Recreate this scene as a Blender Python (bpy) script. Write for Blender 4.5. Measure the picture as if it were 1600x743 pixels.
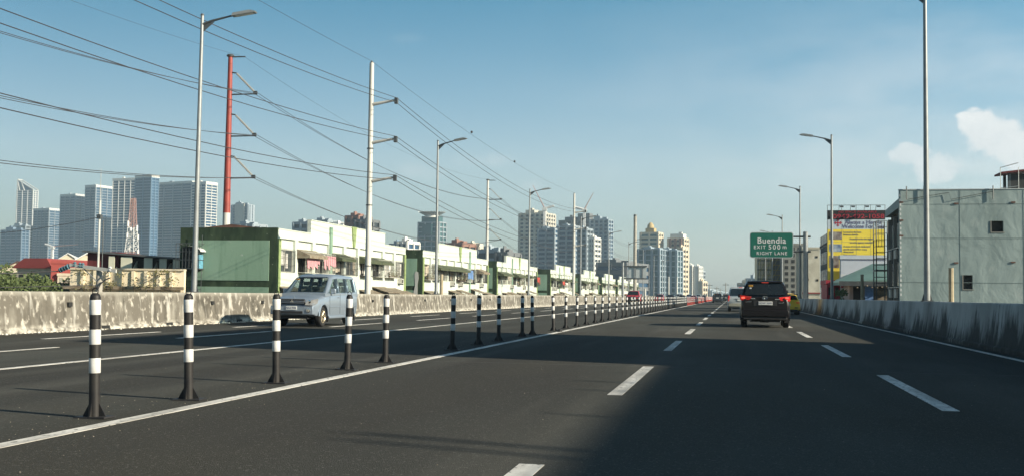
import bpy, bmesh, math, random
from mathutils import Vector, Matrix
R = math.radians
PI = math.pi
for o in list(bpy.data.objects): bpy.data.objects.remove(o)
SC = bpy.context.scene
COL = SC.collection
# ------------------------------------------------------------------ camera
EYE = 1.14; FPX = 1690.0; YAW, PITCH, ROLL = 0.200588, 0.051657, 0.012
def cam_axes():
    cy, sy = math.cos(YAW), math.sin(YAW); cp, sp = math.cos(PITCH), math.sin(PITCH)
    r = Vector((cy, sy, 0)); f = Vector((-sy*cp, cy*cp, sp)); u = Vector((sy*sp, -cy*sp, cp))
    c, s = math.cos(ROLL), math.sin(ROLL)
    return r*c+u*s, f, u*c-r*s
CR, CF, CU = cam_axes()
camd = bpy.data.cameras.new('camera'); cam = bpy.data.objects.new('camera', camd); COL.objects.link(cam)
camd.sensor_width = 36; camd.lens = FPX/1600*36; camd.clip_start = .1; camd.clip_end = 30000
cam.matrix_world = Matrix(((CR.x, CU.x, -CF.x, 0), (CR.y, CU.y, -CF.y, 0), (CR.z, CU.z, -CF.z, EYE), (0, 0, 0, 1)))
SC.camera = cam
def ray(x, y): return CF + CR*((x-800)/FPX) - CU*((y-371.5)/FPX)
def AY(x, y, Y): d = ray(x, y); return Vector((0, 0, EYE)) + d*(Y/d.y)
def AX(x, y, X): d = ray(x, y); return Vector((0, 0, EYE)) + d*(X/d.x)
def hit(x, y, P, d):
    """where the vertical plane through P along d meets the ray of a pixel"""
    q = ray(x, y); k = (P.x*d.y-P.y*d.x)/(q.x*d.y-q.y*d.x); return Vector((0, 0, EYE))+q*k
# ------------------------------------------------------------------ sun, sky, exposure
SUN_EL, SUN_AZ = R(23.6), R(104.5)          # azimuth clockwise from +Y
sd = Vector((math.sin(SUN_AZ)*math.cos(SUN_EL), math.cos(SUN_AZ)*math.cos(SUN_EL), math.sin(SUN_EL)))
sl = bpy.data.lights.new('sun', 'SUN'); sl.energy = 5.0; sl.angle = R(.55); sl.color = (1, .89, .70)
so = bpy.data.objects.new('sun', sl); COL.objects.link(so); so.rotation_euler = sd.to_track_quat('Z', 'Y').to_euler()
W = bpy.data.worlds.new('World'); SC.world = W; W.use_nodes = True
SC.view_settings.view_transform = 'Standard'; SC.view_settings.look = 'None'
SC.view_settings.gamma = 1; SC.view_settings.exposure = 0.85
SC.view_settings.use_curve_mapping = False
def world():
    nt = W.node_tree; N = nt.nodes; L = nt.links; N.clear()
    out = N.new('ShaderNodeOutputWorld'); bg = N.new('ShaderNodeBackground')
    sky = N.new('ShaderNodeTexSky'); sky.sky_type = 'NISHITA'; sky.sun_disc = False
    sky.sun_elevation = SUN_EL; sky.sun_rotation = SUN_AZ; sky.air_density = 1.0; sky.dust_density = 0.9; sky.ozone_density = 2.0; sky.altitude = 20
    bg.inputs[1].default_value = 0.05
    L.new(bg.outputs[0], out.inputs[0])
    tc = N.new('ShaderNodeTexCoord'); nrm = N.new('ShaderNodeVectorMath'); nrm.operation = 'NORMALIZE'
    L.new(tc.outputs['Generated'], nrm.inputs[0])
    sep = N.new('ShaderNodeSeparateXYZ'); L.new(nrm.outputs[0], sep.inputs[0])
    def M(op, a, b=None, c=None):
        m = N.new('ShaderNodeMath'); m.operation = op
        for i, v in enumerate((a, b, c)):
            if v is None: continue
            if isinstance(v, (int, float)): m.inputs[i].default_value = v
            else: L.new(v, m.inputs[i])
        return m.outputs[0]
    az = M('ARCTAN2', sep.outputs[0], sep.outputs[1]); el = M('ARCSINE', sep.outputs[2])
    n1 = N.new('ShaderNodeTexNoise'); n1.inputs['Scale'].default_value = 34; n1.inputs['Detail'].default_value = 10; n1.inputs['Roughness'].default_value = .66; n1.inputs['Distortion'].default_value = .3
    L.new(nrm.outputs[0], n1.inputs[0])
    n2 = N.new('ShaderNodeTexNoise'); n2.inputs['Scale'].default_value = 5; n2.inputs['Detail'].default_value = 7; n2.inputs['Roughness'].default_value = .55
    mp = N.new('ShaderNodeMapping'); mp.inputs['Scale'].default_value = (1, 1, 3.5); L.new(nrm.outputs[0], mp.inputs[0]); L.new(mp.outputs[0], n2.inputs[0])
    tot = None
    for (x, y, rx, ry, dens) in CLOUDS:
        d = ray(x, y).normalized(); a0 = math.atan2(d.x, d.y); e0 = math.asin(d.z)
        dx = M('DIVIDE', M('SUBTRACT', az, a0), rx/FPX); dy = M('DIVIDE', M('SUBTRACT', el, e0), ry/FPX)
        rr = M('SQRT', M('ADD', M('MULTIPLY', dx, dx), M('MULTIPLY', dy, dy)))
        v = M('SUBTRACT', M('ADD', M('SUBTRACT', 1.0, rr), M('MULTIPLY', n1.outputs[0], 2.7)), 1.15)
        mr = N.new('ShaderNodeMapRange'); mr.interpolation_type = 'SMOOTHSTEP'
        L.new(v, mr.inputs[0]); mr.inputs[1].default_value = 0.0; mr.inputs[2].default_value = .52 if dens > .6 else 1.4
        w = M('MULTIPLY', mr.outputs[0], dens)
        tot = w if tot is None else M('MAXIMUM', tot, w)
    # thin veil of cirrus low on the sunny side
    vm = N.new('ShaderNodeMapRange'); vm.interpolation_type = 'SMOOTHSTEP'; L.new(az, vm.inputs[0]); vm.inputs[1].default_value = -.30; vm.inputs[2].default_value = .35
    ve = N.new('ShaderNodeMapRange'); ve.interpolation_type = 'SMOOTHSTEP'; L.new(el, ve.inputs[0]); ve.inputs[1].default_value = .34; ve.inputs[2].default_value = .08
    vn = N.new('ShaderNodeMapRange'); vn.interpolation_type = 'SMOOTHSTEP'; L.new(n2.outputs[0], vn.inputs[0]); vn.inputs[1].default_value = .36; vn.inputs[2].default_value = .68
    veil = M('MULTIPLY', M('MULTIPLY', M('MULTIPLY', vm.outputs[0], ve.outputs[0]), vn.outputs[0]), .6)
    fac = M('MINIMUM', M('MAXIMUM', tot, veil), 1.0)
    tint = N.new('ShaderNodeMix'); tint.data_type = 'RGBA'; tint.blend_type = 'MULTIPLY'; tint.inputs[0].default_value = 1
    cr = N.new('ShaderNodeValToRGB'); e = cr.color_ramp.elements; L.new(el, cr.inputs[0])
    for i, (p, c) in enumerate(sorted(SKYTINT)):
        if i > 1: e.new(p)
        e[i].position = p
    for (p, c), q in zip(sorted(SKYTINT), sorted(e, key=lambda q: q.position)): q.color = (*[v/2 for v in c], 1)
    sw = N.new('ShaderNodeMapRange'); L.new(az, sw.inputs[0]); sw.inputs[1].default_value = -.60; sw.inputs[2].default_value = .24; sw.inputs[3].default_value = 1.62; sw.inputs[4].default_value = 2.45   # the sky brightens towards the sun
    sc2 = N.new('ShaderNodeVectorMath'); sc2.operation = 'SCALE'; L.new(sw.outputs[0], sc2.inputs[3]); L.new(cr.outputs[0], sc2.inputs[0])
    L.new(sky.outputs[0], tint.inputs[6]); L.new(sc2.outputs[0], tint.inputs[7])
    cc = N.new('ShaderNodeMix'); cc.data_type = 'RGBA'; L.new(n1.outputs[0], cc.inputs[0])
    cc.inputs[6].default_value = (7.4, 8.2, 8.6, 1); cc.inputs[7].default_value = (12.5, 12.4, 12.1, 1)
    mx = N.new('ShaderNodeMix'); mx.data_type = 'RGBA'; L.new(fac, mx.inputs[0]); L.new(tint.outputs[2], mx.inputs[6]); L.new(cc.outputs[2], mx.inputs[7])
    L.new(mx.outputs[2], bg.inputs[0])
SKYTINT = [(0.0, (1.28, 1.38, 1.44)), (.9, (.5, .72, .78)), (.12, (1.72, 1.68, 1.58)), (.27, (.52, 1.25, 1.33)), (.45, (.6, .95, 1.0))]
CLOUDS = [(1528, 198, 28, 24, 1.0), (1560, 218, 48, 30, 1.0), (1610, 240, 50, 34, .95), (1425, 240, 34, 16, .75), (1462, 262, 34, 24, .8), (1520, 262, 90, 20, .45), (1312, 241, 34, 14, .42), (775, 250, 60, 12, .22), (650, 268, 50, 12, .18), (835, 292, 30, 12, .35), (640, 60, 40, 8, .05), (1530, 300, 140, 26, .4)]
world()
# ------------------------------------------------------------------ materials
MATS = {}
def mat(name, col, rough=.8, var=.12, scale=3.0, metal=0, spec=.4, bump=0, emit=None, coat=0, alt=None, stretch=None, detail=5):
    if name in MATS: return MATS[name]
    m = bpy.data.materials.new(name); m.use_nodes = True; nt = m.node_tree; N = nt.nodes; L = nt.links
    b = N['Principled BSDF']; b.inputs['Roughness'].default_value = rough; b.inputs['Metallic'].default_value = metal
    b.inputs['Specular IOR Level'].default_value = spec; b.inputs['Coat Weight'].default_value = coat; b.inputs['Coat Roughness'].default_value = .06
    tc = N.new('ShaderNodeTexCoord'); nz = N.new('ShaderNodeTexNoise'); nz.inputs['Scale'].default_value = scale; nz.inputs['Detail'].default_value = detail
    src = tc.outputs['Object']
    if stretch:
        mp = N.new('ShaderNodeMapping'); mp.inputs['Scale'].default_value = stretch; L.new(src, mp.inputs[0]); src = mp.outputs[0]
    L.new(src, nz.inputs[0])
    cr = N.new('ShaderNodeValToRGB'); e = cr.color_ramp.elements
    c2 = alt or tuple(min(1, c*(1+var)) for c in col); c1 = col if alt else tuple(c*(1-var) for c in col)
    e[0].position = .3; e[1].position = .7; e[0].color = (*c1, 1); e[1].color = (*c2, 1)
    L.new(nz.outputs[0], cr.inputs[0]); L.new(cr.outputs[0], b.inputs['Base Color'])
    if bump:
        bp = N.new('ShaderNodeBump'); bp.inputs['Strength'].default_value = bump; bp.inputs['Distance'].default_value = .02
        L.new(nz.outputs[0], bp.inputs['Height']); L.new(bp.outputs[0], b.inputs['Normal'])
    if emit: b.inputs['Emission Color'].default_value = (*emit[0], 1); b.inputs['Emission Strength'].default_value = emit[1]
    MATS[name] = m; return m
def layered(name, base, layers, rough=.9, bump=.3, bscale=40, spec=.3):
    """layers: (colour, noise scale, stretch, lo, hi, detail, zmask or None)"""
    m = bpy.data.materials.new(name); m.use_nodes = True; nt = m.node_tree; N = nt.nodes; L = nt.links
    b = N['Principled BSDF']; b.inputs['Roughness'].default_value = rough; b.inputs['Specular IOR Level'].default_value = spec
    tc = N.new('ShaderNodeTexCoord'); cur = None
    sep = N.new('ShaderNodeSeparateXYZ'); L.new(tc.outputs['Object'], sep.inputs[0])
    for i, (col, sc, st, lo, hi, det, zm) in enumerate(layers):
        mp = N.new('ShaderNodeMapping'); mp.inputs['Scale'].default_value = st; mp.inputs['Location'].default_value = (i*3.1, i*7.7, i*1.3)
        L.new(tc.outputs['Object'], mp.inputs[0])
        nz = N.new('ShaderNodeTexNoise'); nz.inputs['Scale'].default_value = sc; nz.inputs['Detail'].default_value = det; L.new(mp.outputs[0], nz.inputs[0])
        mr = N.new('ShaderNodeMapRange'); L.new(nz.outputs[0], mr.inputs[0]); mr.inputs[1].default_value = lo; mr.inputs[2].default_value = hi
        fac = mr.outputs[0]
        if zm:
            z = N.new('ShaderNodeMapRange'); L.new(sep.outputs[2], z.inputs[0]); z.inputs[1].default_value = zm[0]; z.inputs[2].default_value = zm[1]
            # sharpen the noise by height so the stain has a ragged edge of its own
            ad = N.new('ShaderNodeMath'); ad.operation = 'MULTIPLY'; L.new(fac, ad.inputs[0]); L.new(z.outputs[0], ad.inputs[1]); fac = ad.outputs[0]
        mx = N.new('ShaderNodeMix'); mx.data_type = 'RGBA'; L.new(fac, mx.inputs[0])
        if cur is None: mx.inputs[6].default_value = (*base, 1)
        else: L.new(cur, mx.inputs[6])
        mx.inputs[7].default_value = (*col, 1); cur = mx.outputs[2]
    L.new(cur, b.inputs['Base Color'])
    if bump:
        nz = N.new('ShaderNodeTexNoise'); nz.inputs['Scale'].default_value = bscale; nz.inputs['Detail'].default_value = 6; L.new(tc.outputs['Object'], nz.inputs[0])
        bp = N.new('ShaderNodeBump'); bp.inputs['Strength'].default_value = bump; bp.inputs['Distance'].default_value = .02
        L.new(nz.outputs[0], bp.inputs['Height']); L.new(bp.outputs[0], b.inputs['Normal'])
    MATS[name] = m; return m
asphalt = layered('asphalt', (.068, .071, .063), [
    ((.047, .046, .042), .25, (1, .12, 1), .42, .62, 4, None),
    ((.090, .089, .079), .9, (1, .05, 1), .50, .70, 3, None),
    ((.055, .053, .045), .5, (1, .3, 1), .45, .7, 6, None),
    ((.16, .155, .14), 55, (1, 1, 1), .60, .72, 3, None),
    ((.022, .022, .022), 45, (1, 1, 1), .60, .75, 2, None)], rough=.9, bump=.55, bscale=90, spec=.12)
dirt_shoulder = layered('dirt_shoulder', (.062, .052, .042), [
    ((.085, .066, .048), .8, (1, .3, 1), .4, .65, 6, None),
    ((.22, .20, .17), 60, (1, 1, 1), .66, .74, 2, None),
    ((.04, .035, .03), 5, (1, .2, 1), .5, .7, 5, None)], rough=.95, bump=.6, bscale=60)
white_paint = layered('white_paint', (.74, .72, .67), [((.50, .48, .44), 6, (1, .5, 1), .42, .75, 6, None), ((.40, .385, .35), 1.2, (3, .4, 1), .5, .7, 5, None), ((.10, .10, .09), 22, (1, .6, 1), .60, .68, 5, None)], rough=.7, bump=.2)
left_conc = layered('weathered_concrete', (.30, .285, .245), [
    ((.145, .132, .110), 1.9, (1, 1, .5), .26, .50, 10, (1.06, .93)),
    ((.085, .078, .065), 2.2, (1, 1.3, .35), .50, .66, 9, (1.0, .8)),
    ((.48, .465, .42), 2.6, (1, 1.2, .26), .56, .68, 12, None), ((.50, .47, .41), 5, (1, 1, .8), .56, .70, 8, None),
    ((.60, .57, .50), 3, (1, 1, 2), .40, .62, 6, (.22, .06)),
    ((.12, .11, .095), 10, (1, 1, .5), .66, .78, 5, None)], rough=.95, bump=.6, bscale=14)
right_conc = layered('stained_concrete', (.50, .51, .50), [
    ((.22, .22, .21), .45, (1, 1, .4), .45, .7, 6, None),
    ((.06, .058, .05), 6, (1, 1, .3), .42, .62, 6, (.34, .02))], rough=.95, bump=.6, bscale=14)
def streak_stain(m):
    """black growth that climbs from the foot in ragged vertical streaks, as high as a slow noise along the wall lets it"""
    nt = m.node_tree; N = nt.nodes; L = nt.links; b = N['Principled BSDF']; old = b.inputs['Base Color'].links[0].from_socket
    tc = N.new('ShaderNodeTexCoord'); sep = N.new('ShaderNodeSeparateXYZ'); L.new(tc.outputs['Object'], sep.inputs[0])
    def nz(sc, st, det):
        mp = N.new('ShaderNodeMapping'); mp.inputs['Scale'].default_value = st; L.new(tc.outputs['Object'], mp.inputs[0])
        n = N.new('ShaderNodeTexNoise'); n.inputs['Scale'].default_value = sc; n.inputs['Detail'].default_value = det; L.new(mp.outputs[0], n.inputs[0]); return n.outputs[0]
    def M(op, a, b_):
        k = N.new('ShaderNodeMath'); k.operation = op
        for i, v in enumerate((a, b_)):
            if isinstance(v, (int, float)): k.inputs[i].default_value = v
            else: L.new(v, k.inputs[i])
        return k.outputs[0]
    h = M('ADD', M('MULTIPLY', nz(.38, (1, 1, .5), 4), 3.1), M('MULTIPLY', nz(5, (1, 1, .16), 8), 1.05))
    h = M('ADD', h, M('MULTIPLY', nz(13, (1, 1, .4), 6), .55))
    v = M('SUBTRACT', h, M('MULTIPLY', sep.outputs[2], .95))
    mr = N.new('ShaderNodeMapRange'); mr.interpolation_type = 'SMOOTHSTEP'; L.new(v, mr.inputs[0]); mr.inputs[1].default_value = 1.66; mr.inputs[2].default_value = 2.25
    mx = N.new('ShaderNodeMix'); mx.data_type = 'RGBA'; L.new(M('MULTIPLY', mr.outputs[0], .93), mx.inputs[0]); L.new(old, mx.inputs[6]); mx.inputs[7].default_value = (.045, .044, .040, 1)
    L.new(mx.outputs[2], b.inputs['Base Color'])
streak_stain(right_conc)
M_ = dict(
 black=mat('black_rubber', (.012, .012, .014), .55, .25, 7, alt=(.028, .026, .024)), band=mat('reflective_white', (.74, .75, .76), .35, .05, 6, alt=(.50, .49, .46), detail=9),
 red_band=mat('red_plastic', (.50, .045, .03), .5, .15, 8),
 steel=mat('galvanised_steel', (.27, .285, .29), .42, .14, 2.5, metal=.3, bump=.05), darksteel=mat('dark_steel', (.10, .11, .115), .5, .2, 4, metal=.4),
 lamp=mat('lamp_housing', (.30, .31, .31), .45, .1, 4, metal=.4), glasslens=mat('lamp_lens', (.55, .56, .54), .2, .05, 3),
 whitepole=mat('white_painted_steel', (.62, .62, .58), .5, .14, 1.2, alt=(.40, .39, .36), stretch=(1, 1, .25)),
 redpole=mat('red_painted_steel', (.30, .050, .038), .5, .14, 1.6, alt=(.22, .04, .03)),
 concpole=mat('pole_concrete', (.34, .32, .28), .9, .2, 3, bump=.2), concstub=mat('stub_concrete', (.38, .32, .22), .9, .2, 3, bump=.2),
 wire=mat('wire', (.05, .05, .055), .6, .1, 1), insul=mat('glazed_insulator', (.30, .27, .22), .3, .1, 3), blueins=mat('blue_insulator', (.10, .20, .24), .25, .1, 3),
 wall=mat('cream_plaster', (.56, .60, .545), .9, .06, .7, alt=(.49, .53, .47), bump=.1, stretch=(1, 1, .4)),
 lgreen=mat('light_green_paint', (.23, .30, .125), .85, .12, 2), mint=mat('mint_paint', (.19, .30, .22), .85, .14, 1.6),
 panel=layered('faded_green_plaster', (.215, .335, .245), [((.26, .385, .29), .6, (1, 1, .4), .4, .7, 7, None), ((.17, .28, .20), 1.8, (1.5, 1, .2), .52, .74, 7, None), ((.45, .50, .45), 3, (1, 1, 1), .68, .78, 8, None)], bump=.3, bscale=6),
 dgreen=layered('dark_green_plaster', (.027, .046, .026), [((.050, .078, .042), 1.6, (1, 1, .5), .45, .7, 8, None), ((.012, .03, .016), 2.4, (1, 1, .3), .5, .7, 6, None), ((.3, .34, .26), 5, (1, 1, 1), .68, .8, 8, None)], bump=.3, bscale=10),
 awn=mat('green_awning', (.045, .065, .036), .9, .25, 3, alt=(.10, .105, .06)), rust=mat('rusty_sheet', (.16, .115, .075), .9, .3, 3, alt=(.28, .25, .19), bump=.3),
 dark=mat('dark_interior', (.025, .026, .026), .9, .3, 2), winglass=mat('window_glass', (.06, .075, .085), .15, .3, .8, spec=.6),
 grille=mat('window_grille', (.45, .45, .40), .6, .2, 8), grilled=mat('dark_grille', (.07, .07, .065), .7, .2, 8),
 curtain=mat('curtain', (.46, .40, .32), .9, .3, 4), pink=mat('pink_cloth', (.50, .26, .28), .9, .2, 6), whitecl=mat('white_cloth', (.66, .64, .60), .9, .1, 6), bluecl=mat('blue_cloth', (.12, .22, .42), .9, .2, 6), redcl=mat('red_cloth', (.42, .07, .05), .9, .2, 6),
 acunit=mat('ac_casing', (.52, .51, .46), .6, .12, 6), leaf=mat('leaf', (.055, .085, .025), .8, .45, 7, alt=(.11, .14, .05)), leafy=mat('dry_leaf', (.13, .12, .045), .85, .4, 7), trunk=mat('bark', (.12, .09, .06), .95, .3, 6, bump=.4),
 redroof=mat('red_roof', (.22, .040, .036), .7, .18, .6), redwall=mat('red_paint', (.28, .055, .045), .8, .12, .8), maroon=mat('maroon_sheet', (.10, .016, .018), .7, .2, 1.5), brownroof=mat('brown_roof', (.12, .06, .045), .8, .25, 2),
 cream=mat('cream_wall', (.60, .53, .41), .9, .12, .9, alt=(.46, .40, .30), bump=.1), peach=mat('peach_wall', (.82, .72, .54), .9, .1, .8, alt=(.70, .60, .43), stretch=(1, 1, .3), bump=.1), greymat=mat('grey_sheet', (.27, .27, .22), .8, .15, 1.4),
 tealwall=layered('teal_sheet_wall', (.235, .300, .300), [((.275, .345, .345), .30, (1, 1, .5), .42, .64, 6, None), ((.185, .24, .24), .6, (1, 1, .25), .52, .72, 7, None), ((.33, .39, .385), 1.6, (1, 1, .6), .6, .76, 7, None)], rough=.6, bump=.0),
 beige=layered('beige_plaster', (.50, .47, .38), [((.34, .32, .26), .4, (1, 1, .3), .45, .7, 7, None), ((.58, .55, .46), .8, (1, 1, 1), .5, .7, 5, None)], bump=.2),
 greywall=mat('grey_plaster', (.22, .22, .20), .9, .15, .4), darkwall=mat('dark_facade', (.07, .085, .095), .8, .25, .6), charcoal=mat('charcoal_wall', (.03, .033, .035), .8, .3, 1),
 yellow=mat('sign_yellow', (.80, .62, .07), .7, .06, 1), signblack=mat('sign_black', (.02, .02, .022), .6, .2, 2), signred=mat('sign_red', (.36, .03, .05), .6, .1, 3), paleblue=mat('sign_pale_blue', (.48, .56, .62), .7, .05, 2), inkviolet=mat('sign_ink', (.14, .13, .22), .7, .1, 2), signwhite=mat('sign_white', (.60, .61, .61), .6, .05, 2), photoa=mat('poster_photo_warm', (.10, .06, .05), .6, .8, 2.5, alt=(.35, .33, .3)), photob=mat('poster_photo_blue', (.10, .15, .25), .6, .5, 2.5, alt=(.42, .48, .52)),
 signgreen=mat('road_sign_green', (.006, .115, .080), .45, .06, 1.5), signback=mat('sign_back', (.42, .46, .47), .6, .08, 1), yellowsteel=mat('yellow_steel', (.50, .38, .06), .6, .2, 2), roofteal=mat('teal_roof', (.16, .27, .24), .6, .15, .8), stone=mat('rubble_stone', (.19, .16, .12), .95, .5, 4, bump=.6), pinkwall=mat('pale_pink_wall', (.50, .38, .34), .9, .1, 1),
 tyre=mat('tyre', (.02, .02, .02), .85, .2, 10), rim=mat('alloy_rim', (.42, .36, .26), .35, .1, 8, metal=.7), silvrim=mat('silver_rim', (.45, .45, .46), .35, .1, 8, metal=.7),
 silver=mat('silver_paint', (.28, .335, .40), .30, .03, 1, metal=.35, coat=.6), blackp=mat('black_paint', (.010, .008, .009), .3, .1, 1, coat=.35, spec=.25), whitep=mat('pale_silver_paint', (.45, .49, .51), .3, .03, 1, metal=.2, coat=.6), yellowp=mat('yellow_paint', (.85, .55, .04), .3, .03, 1, coat=.7), redp=mat('red_paint_car', (.42, .02, .03), .3, .05, 1, coat=.7), darkp=mat('dark_blue_paint', (.02, .025, .035), .3, .05, 1, coat=.7),
 carglass=mat('car_glass', (.012, .016, .018), .06, .2, 1, spec=.6), tintglass=mat('side_glass', (.055, .08, .09), .08, .35, 2, spec=.6), plastic=mat('black_plastic', (.025, .025, .027), .6, .2, 8), plate=mat('number_plate', (.68, .69, .66), .5, .05, 8), chrome=mat('chrome', (.65, .66, .67), .15, .05, 5, metal=1), headl=mat('headlamp_glass', (.045, .05, .055), .08, .5, 4, alt=(.16, .17, .18)), amber=mat('amber_sticker', (.42, .22, .03), .6, .2, 9),
 taill=mat('tail_lamp', (.38, .012, .015), .2, .1, 8, emit=((1, .06, .04), .12)), brake=mat('brake_lamp_lit', (.9, .1, .06), .2, .1, 8, emit=((1, .12, .08), .7)),
 clay=mat('light_brown', (.35, .28, .2), .9, .1, 2))
cg = bpy.data.materials.new('clear_glass'); cg.use_nodes = True; N = cg.node_tree.nodes; L = cg.node_tree.links; N.clear()
_o = N.new('ShaderNodeOutputMaterial'); _m = N.new('ShaderNodeMixShader'); _t = N.new('ShaderNodeBsdfTransparent'); _g = N.new('ShaderNodeBsdfGlossy'); _f = N.new('ShaderNodeFresnel')
_t.inputs[0].default_value = (.74, .79, .80, 1); _g.inputs['Roughness'].default_value = .03; _f.inputs['IOR'].default_value = 1.6
_m.inputs[0].default_value = .07; L.new(_t.outputs[0], _m.inputs[1]); L.new(_g.outputs[0], _m.inputs[2]); L.new(_m.outputs[0], _o.inputs['Surface']); M_['clear_glass'] = cg
def towermat(name, col, var=.12): return mat(name, col, .75, var, .03)
# ------------------------------------------------------------------ mesh builder
class MB:
    def __init__(s): s.v = []; s.f = []
    def add(s, vs, fs):
        o = len(s.v); s.v += [tuple(v) for v in vs]; s.f += [tuple(i+o for i in f) for f in fs]; return s
    def box(s, x0, x1, y0, y1, z0, z1, rz=0, c=None):
        vs = [(x, y, z) for z in (z0, z1) for x, y in ((x0, y0), (x1, y0), (x1, y1), (x0, y1))]
        if rz:
            c = c or ((x0+x1)/2, (y0+y1)/2); k, q = math.cos(rz), math.sin(rz)
            vs = [(c[0]+(x-c[0])*k-(y-c[1])*q, c[1]+(x-c[0])*q+(y-c[1])*k, z) for x, y, z in vs]
        return s.add(vs, [(0, 3, 2, 1), (4, 5, 6, 7), (0, 1, 5, 4), (1, 2, 6, 5), (2, 3, 7, 6), (3, 0, 4, 7)])
    def tube(s, p, q, r0, r1=None, n=8, cap=True):
        r1 = r0 if r1 is None else r1; p, q = Vector(p), Vector(q); d = (q-p).normalized()
        a = d.orthogonal().normalized(); b = d.cross(a)
        vs = []
        for c, r in ((p, r0), (q, r1)):
            for i in range(n):
                t = 2*PI*i/n; vs.append(c+a*(r*math.cos(t))+b*(r*math.sin(t)))
        fs = [(i, (i+1) % n, n+(i+1) % n, n+i) for i in range(n)]
        if cap: fs += [tuple(reversed(range(n))), tuple(range(n, 2*n))]
        return s.add(vs, fs)
    def path(s, pts, r, n=5):
        pts = [Vector(p) for p in pts]; vs = []
        for i, p in enumerate(pts):
            d = (pts[min(i+1, len(pts)-1)]-pts[max(i-1, 0)]).normalized(); a = d.cross(Vector((0, 0, 1)))
            a = a.normalized() if a.length > .01 else Vector((1, 0, 0)); b = a.cross(d)
            rr = r[i] if isinstance(r, (list, tuple)) else r
            for k in range(n): t = 2*PI*k/n; vs.append(p+a*(rr*math.cos(t))+b*(rr*math.sin(t)))
        fs = [(i*n+k, i*n+(k+1) % n, (i+1)*n+(k+1) % n, (i+1)*n+k) for i in range(len(pts)-1) for k in range(n)]
        fs += [tuple(reversed(range(n))), tuple(range((len(pts)-1)*n, len(pts)*n))]
        return s.add(vs, fs)
    def lathe(s, prof, c=(0, 0, 0), n=16, ax='z', cap=True):
        vs = []
        for r, z in prof:
            for k in range(n):
                t = 2*PI*k/n; a, b = r*math.cos(t), r*math.sin(t)
                vs.append((c[0]+a, c[1]+b, c[2]+z) if ax == 'z' else (c[0]+z, c[1]+a, c[2]+b))
        m = len(prof)
        fs = [(i*n+k, i*n+(k+1) % n, (i+1)*n+(k+1) % n, (i+1)*n+k) for i in range(m-1) for k in range(n)]
        if cap and prof[0][0] > 1e-4: fs.append(tuple(reversed(range(n))))
        if cap and prof[-1][0] > 1e-4: fs.append(tuple(range((m-1)*n, m*n)))
        return s.add(vs, fs)
    def prism(s, pts, a0, a1, ax='x'):
        """pts: 2D outline; extruded along ax between a0 and a1"""
        def P(u, v, a): return (a, u, v) if ax == 'x' else ((u, a, v) if ax == 'y' else (u, v, a))
        n = len(pts); vs = [P(u, v, a0) for u, v in pts]+[P(u, v, a1) for u, v in pts]
        return s.add(vs, [(i, (i+1) % n, n+(i+1) % n, n+i) for i in range(n)]+[tuple(reversed(range(n))), tuple(range(n, 2*n))])
    def poly(s, vs, th=None):
        vs = [Vector(v) for v in vs]; n = len(vs)
        if th is None: return s.add(vs, [tuple(range(n))])
        nn = (vs[1]-vs[0]).cross(vs[2]-vs[0]).normalized()*th
        return s.add(vs+[v-nn for v in vs], [tuple(range(n)), tuple(reversed(range(n, 2*n)))]+[(i, n+i, n+(i+1) % n, (i+1) % n) for i in range(n)])
    def mesh(s, name, m, smooth=35):
        me = bpy.data.meshes.new(name); me.from_pydata(s.v, [], s.f)
        bm = bmesh.new(); bm.from_mesh(me); bmesh.ops.recalc_face_normals(bm, faces=bm.faces)
        for f in bm.faces: f.smooth = True
        for e in bm.edges:
            if len(e.link_faces) != 2 or e.calc_face_angle(0) > R(smooth): e.smooth = False
        bm.to_mesh(me); bm.free()
        if m: me.materials.append(M_[m] if isinstance(m, str) else m)
        return me
    def build(s, name, m, parent=None, smooth=35, loc=None):
        o = bpy.data.objects.new(name, s.mesh(name, m, smooth)); COL.objects.link(o)
        if parent: o.parent = parent
        if loc is not None: o.location = loc
        return o
def tag(o, label=None, cat=None, group=None, kind=None):
    if label: o['label'] = label
    if cat: o['category'] = cat
    if group: o['group'] = group
    if kind: o['kind'] = kind
    return o
def thing(name, label, cat, loc=(0, 0, 0), rz=0, group=None):
    o = bpy.data.objects.new(name, None); COL.objects.link(o); o.location = loc; o.rotation_euler = (0, 0, rz); o.empty_display_size = .3
    return tag(o, label, cat, group)
def kids(o): return [c for c in list(COL.objects) if c.parent == o]
KC = {}
def copy_tree(o, parent=None):
    c = o.copy(); COL.objects.link(c); c.parent = parent
    if o.name not in KC: KC[o.name] = kids(o)
    for ch in KC[o.name]: copy_tree(ch, c)
    return c
def ordn(n): return ['first', 'second', 'third', 'fourth', 'fifth', 'sixth', 'seventh', 'eighth', 'ninth', 'tenth', 'eleventh', 'twelfth'][n-1] if n <= 12 else '%d%s' % (n, {1: 'st', 2: 'nd', 3: 'rd'}.get(n % 10 if n not in (11, 12, 13) else 0, 'th'))
def boxo(name, m, parent, *a, **k): return MB().box(*a, **k).build(name, m, parent)
def text(name, s, m, parent, loc, size, rx=PI/2, rz=0, align='CENTER', th=.01, sx=1, bold=0, space=1):
    cu = bpy.data.curves.new(name, 'FONT'); cu.body = s; cu.size = size; cu.align_x = align; cu.align_y = 'CENTER'; cu.extrude = th; cu.offset = bold; cu.space_character = space; cu.resolution_u = 3
    t = bpy.data.objects.new('tmp', cu); COL.objects.link(t); dg = bpy.context.evaluated_depsgraph_get()
    me = bpy.data.meshes.new_from_object(t.evaluated_get(dg)); bpy.data.objects.remove(t)
    me.materials.clear(); me.materials.append(M_[m]); o = bpy.data.objects.new(name, me); COL.objects.link(o)
    o.parent = parent; o.location = loc; o.rotation_euler = (rx, 0, rz); o.scale = (sx, 1, 1); return o
rnd = random.Random(7)
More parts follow.
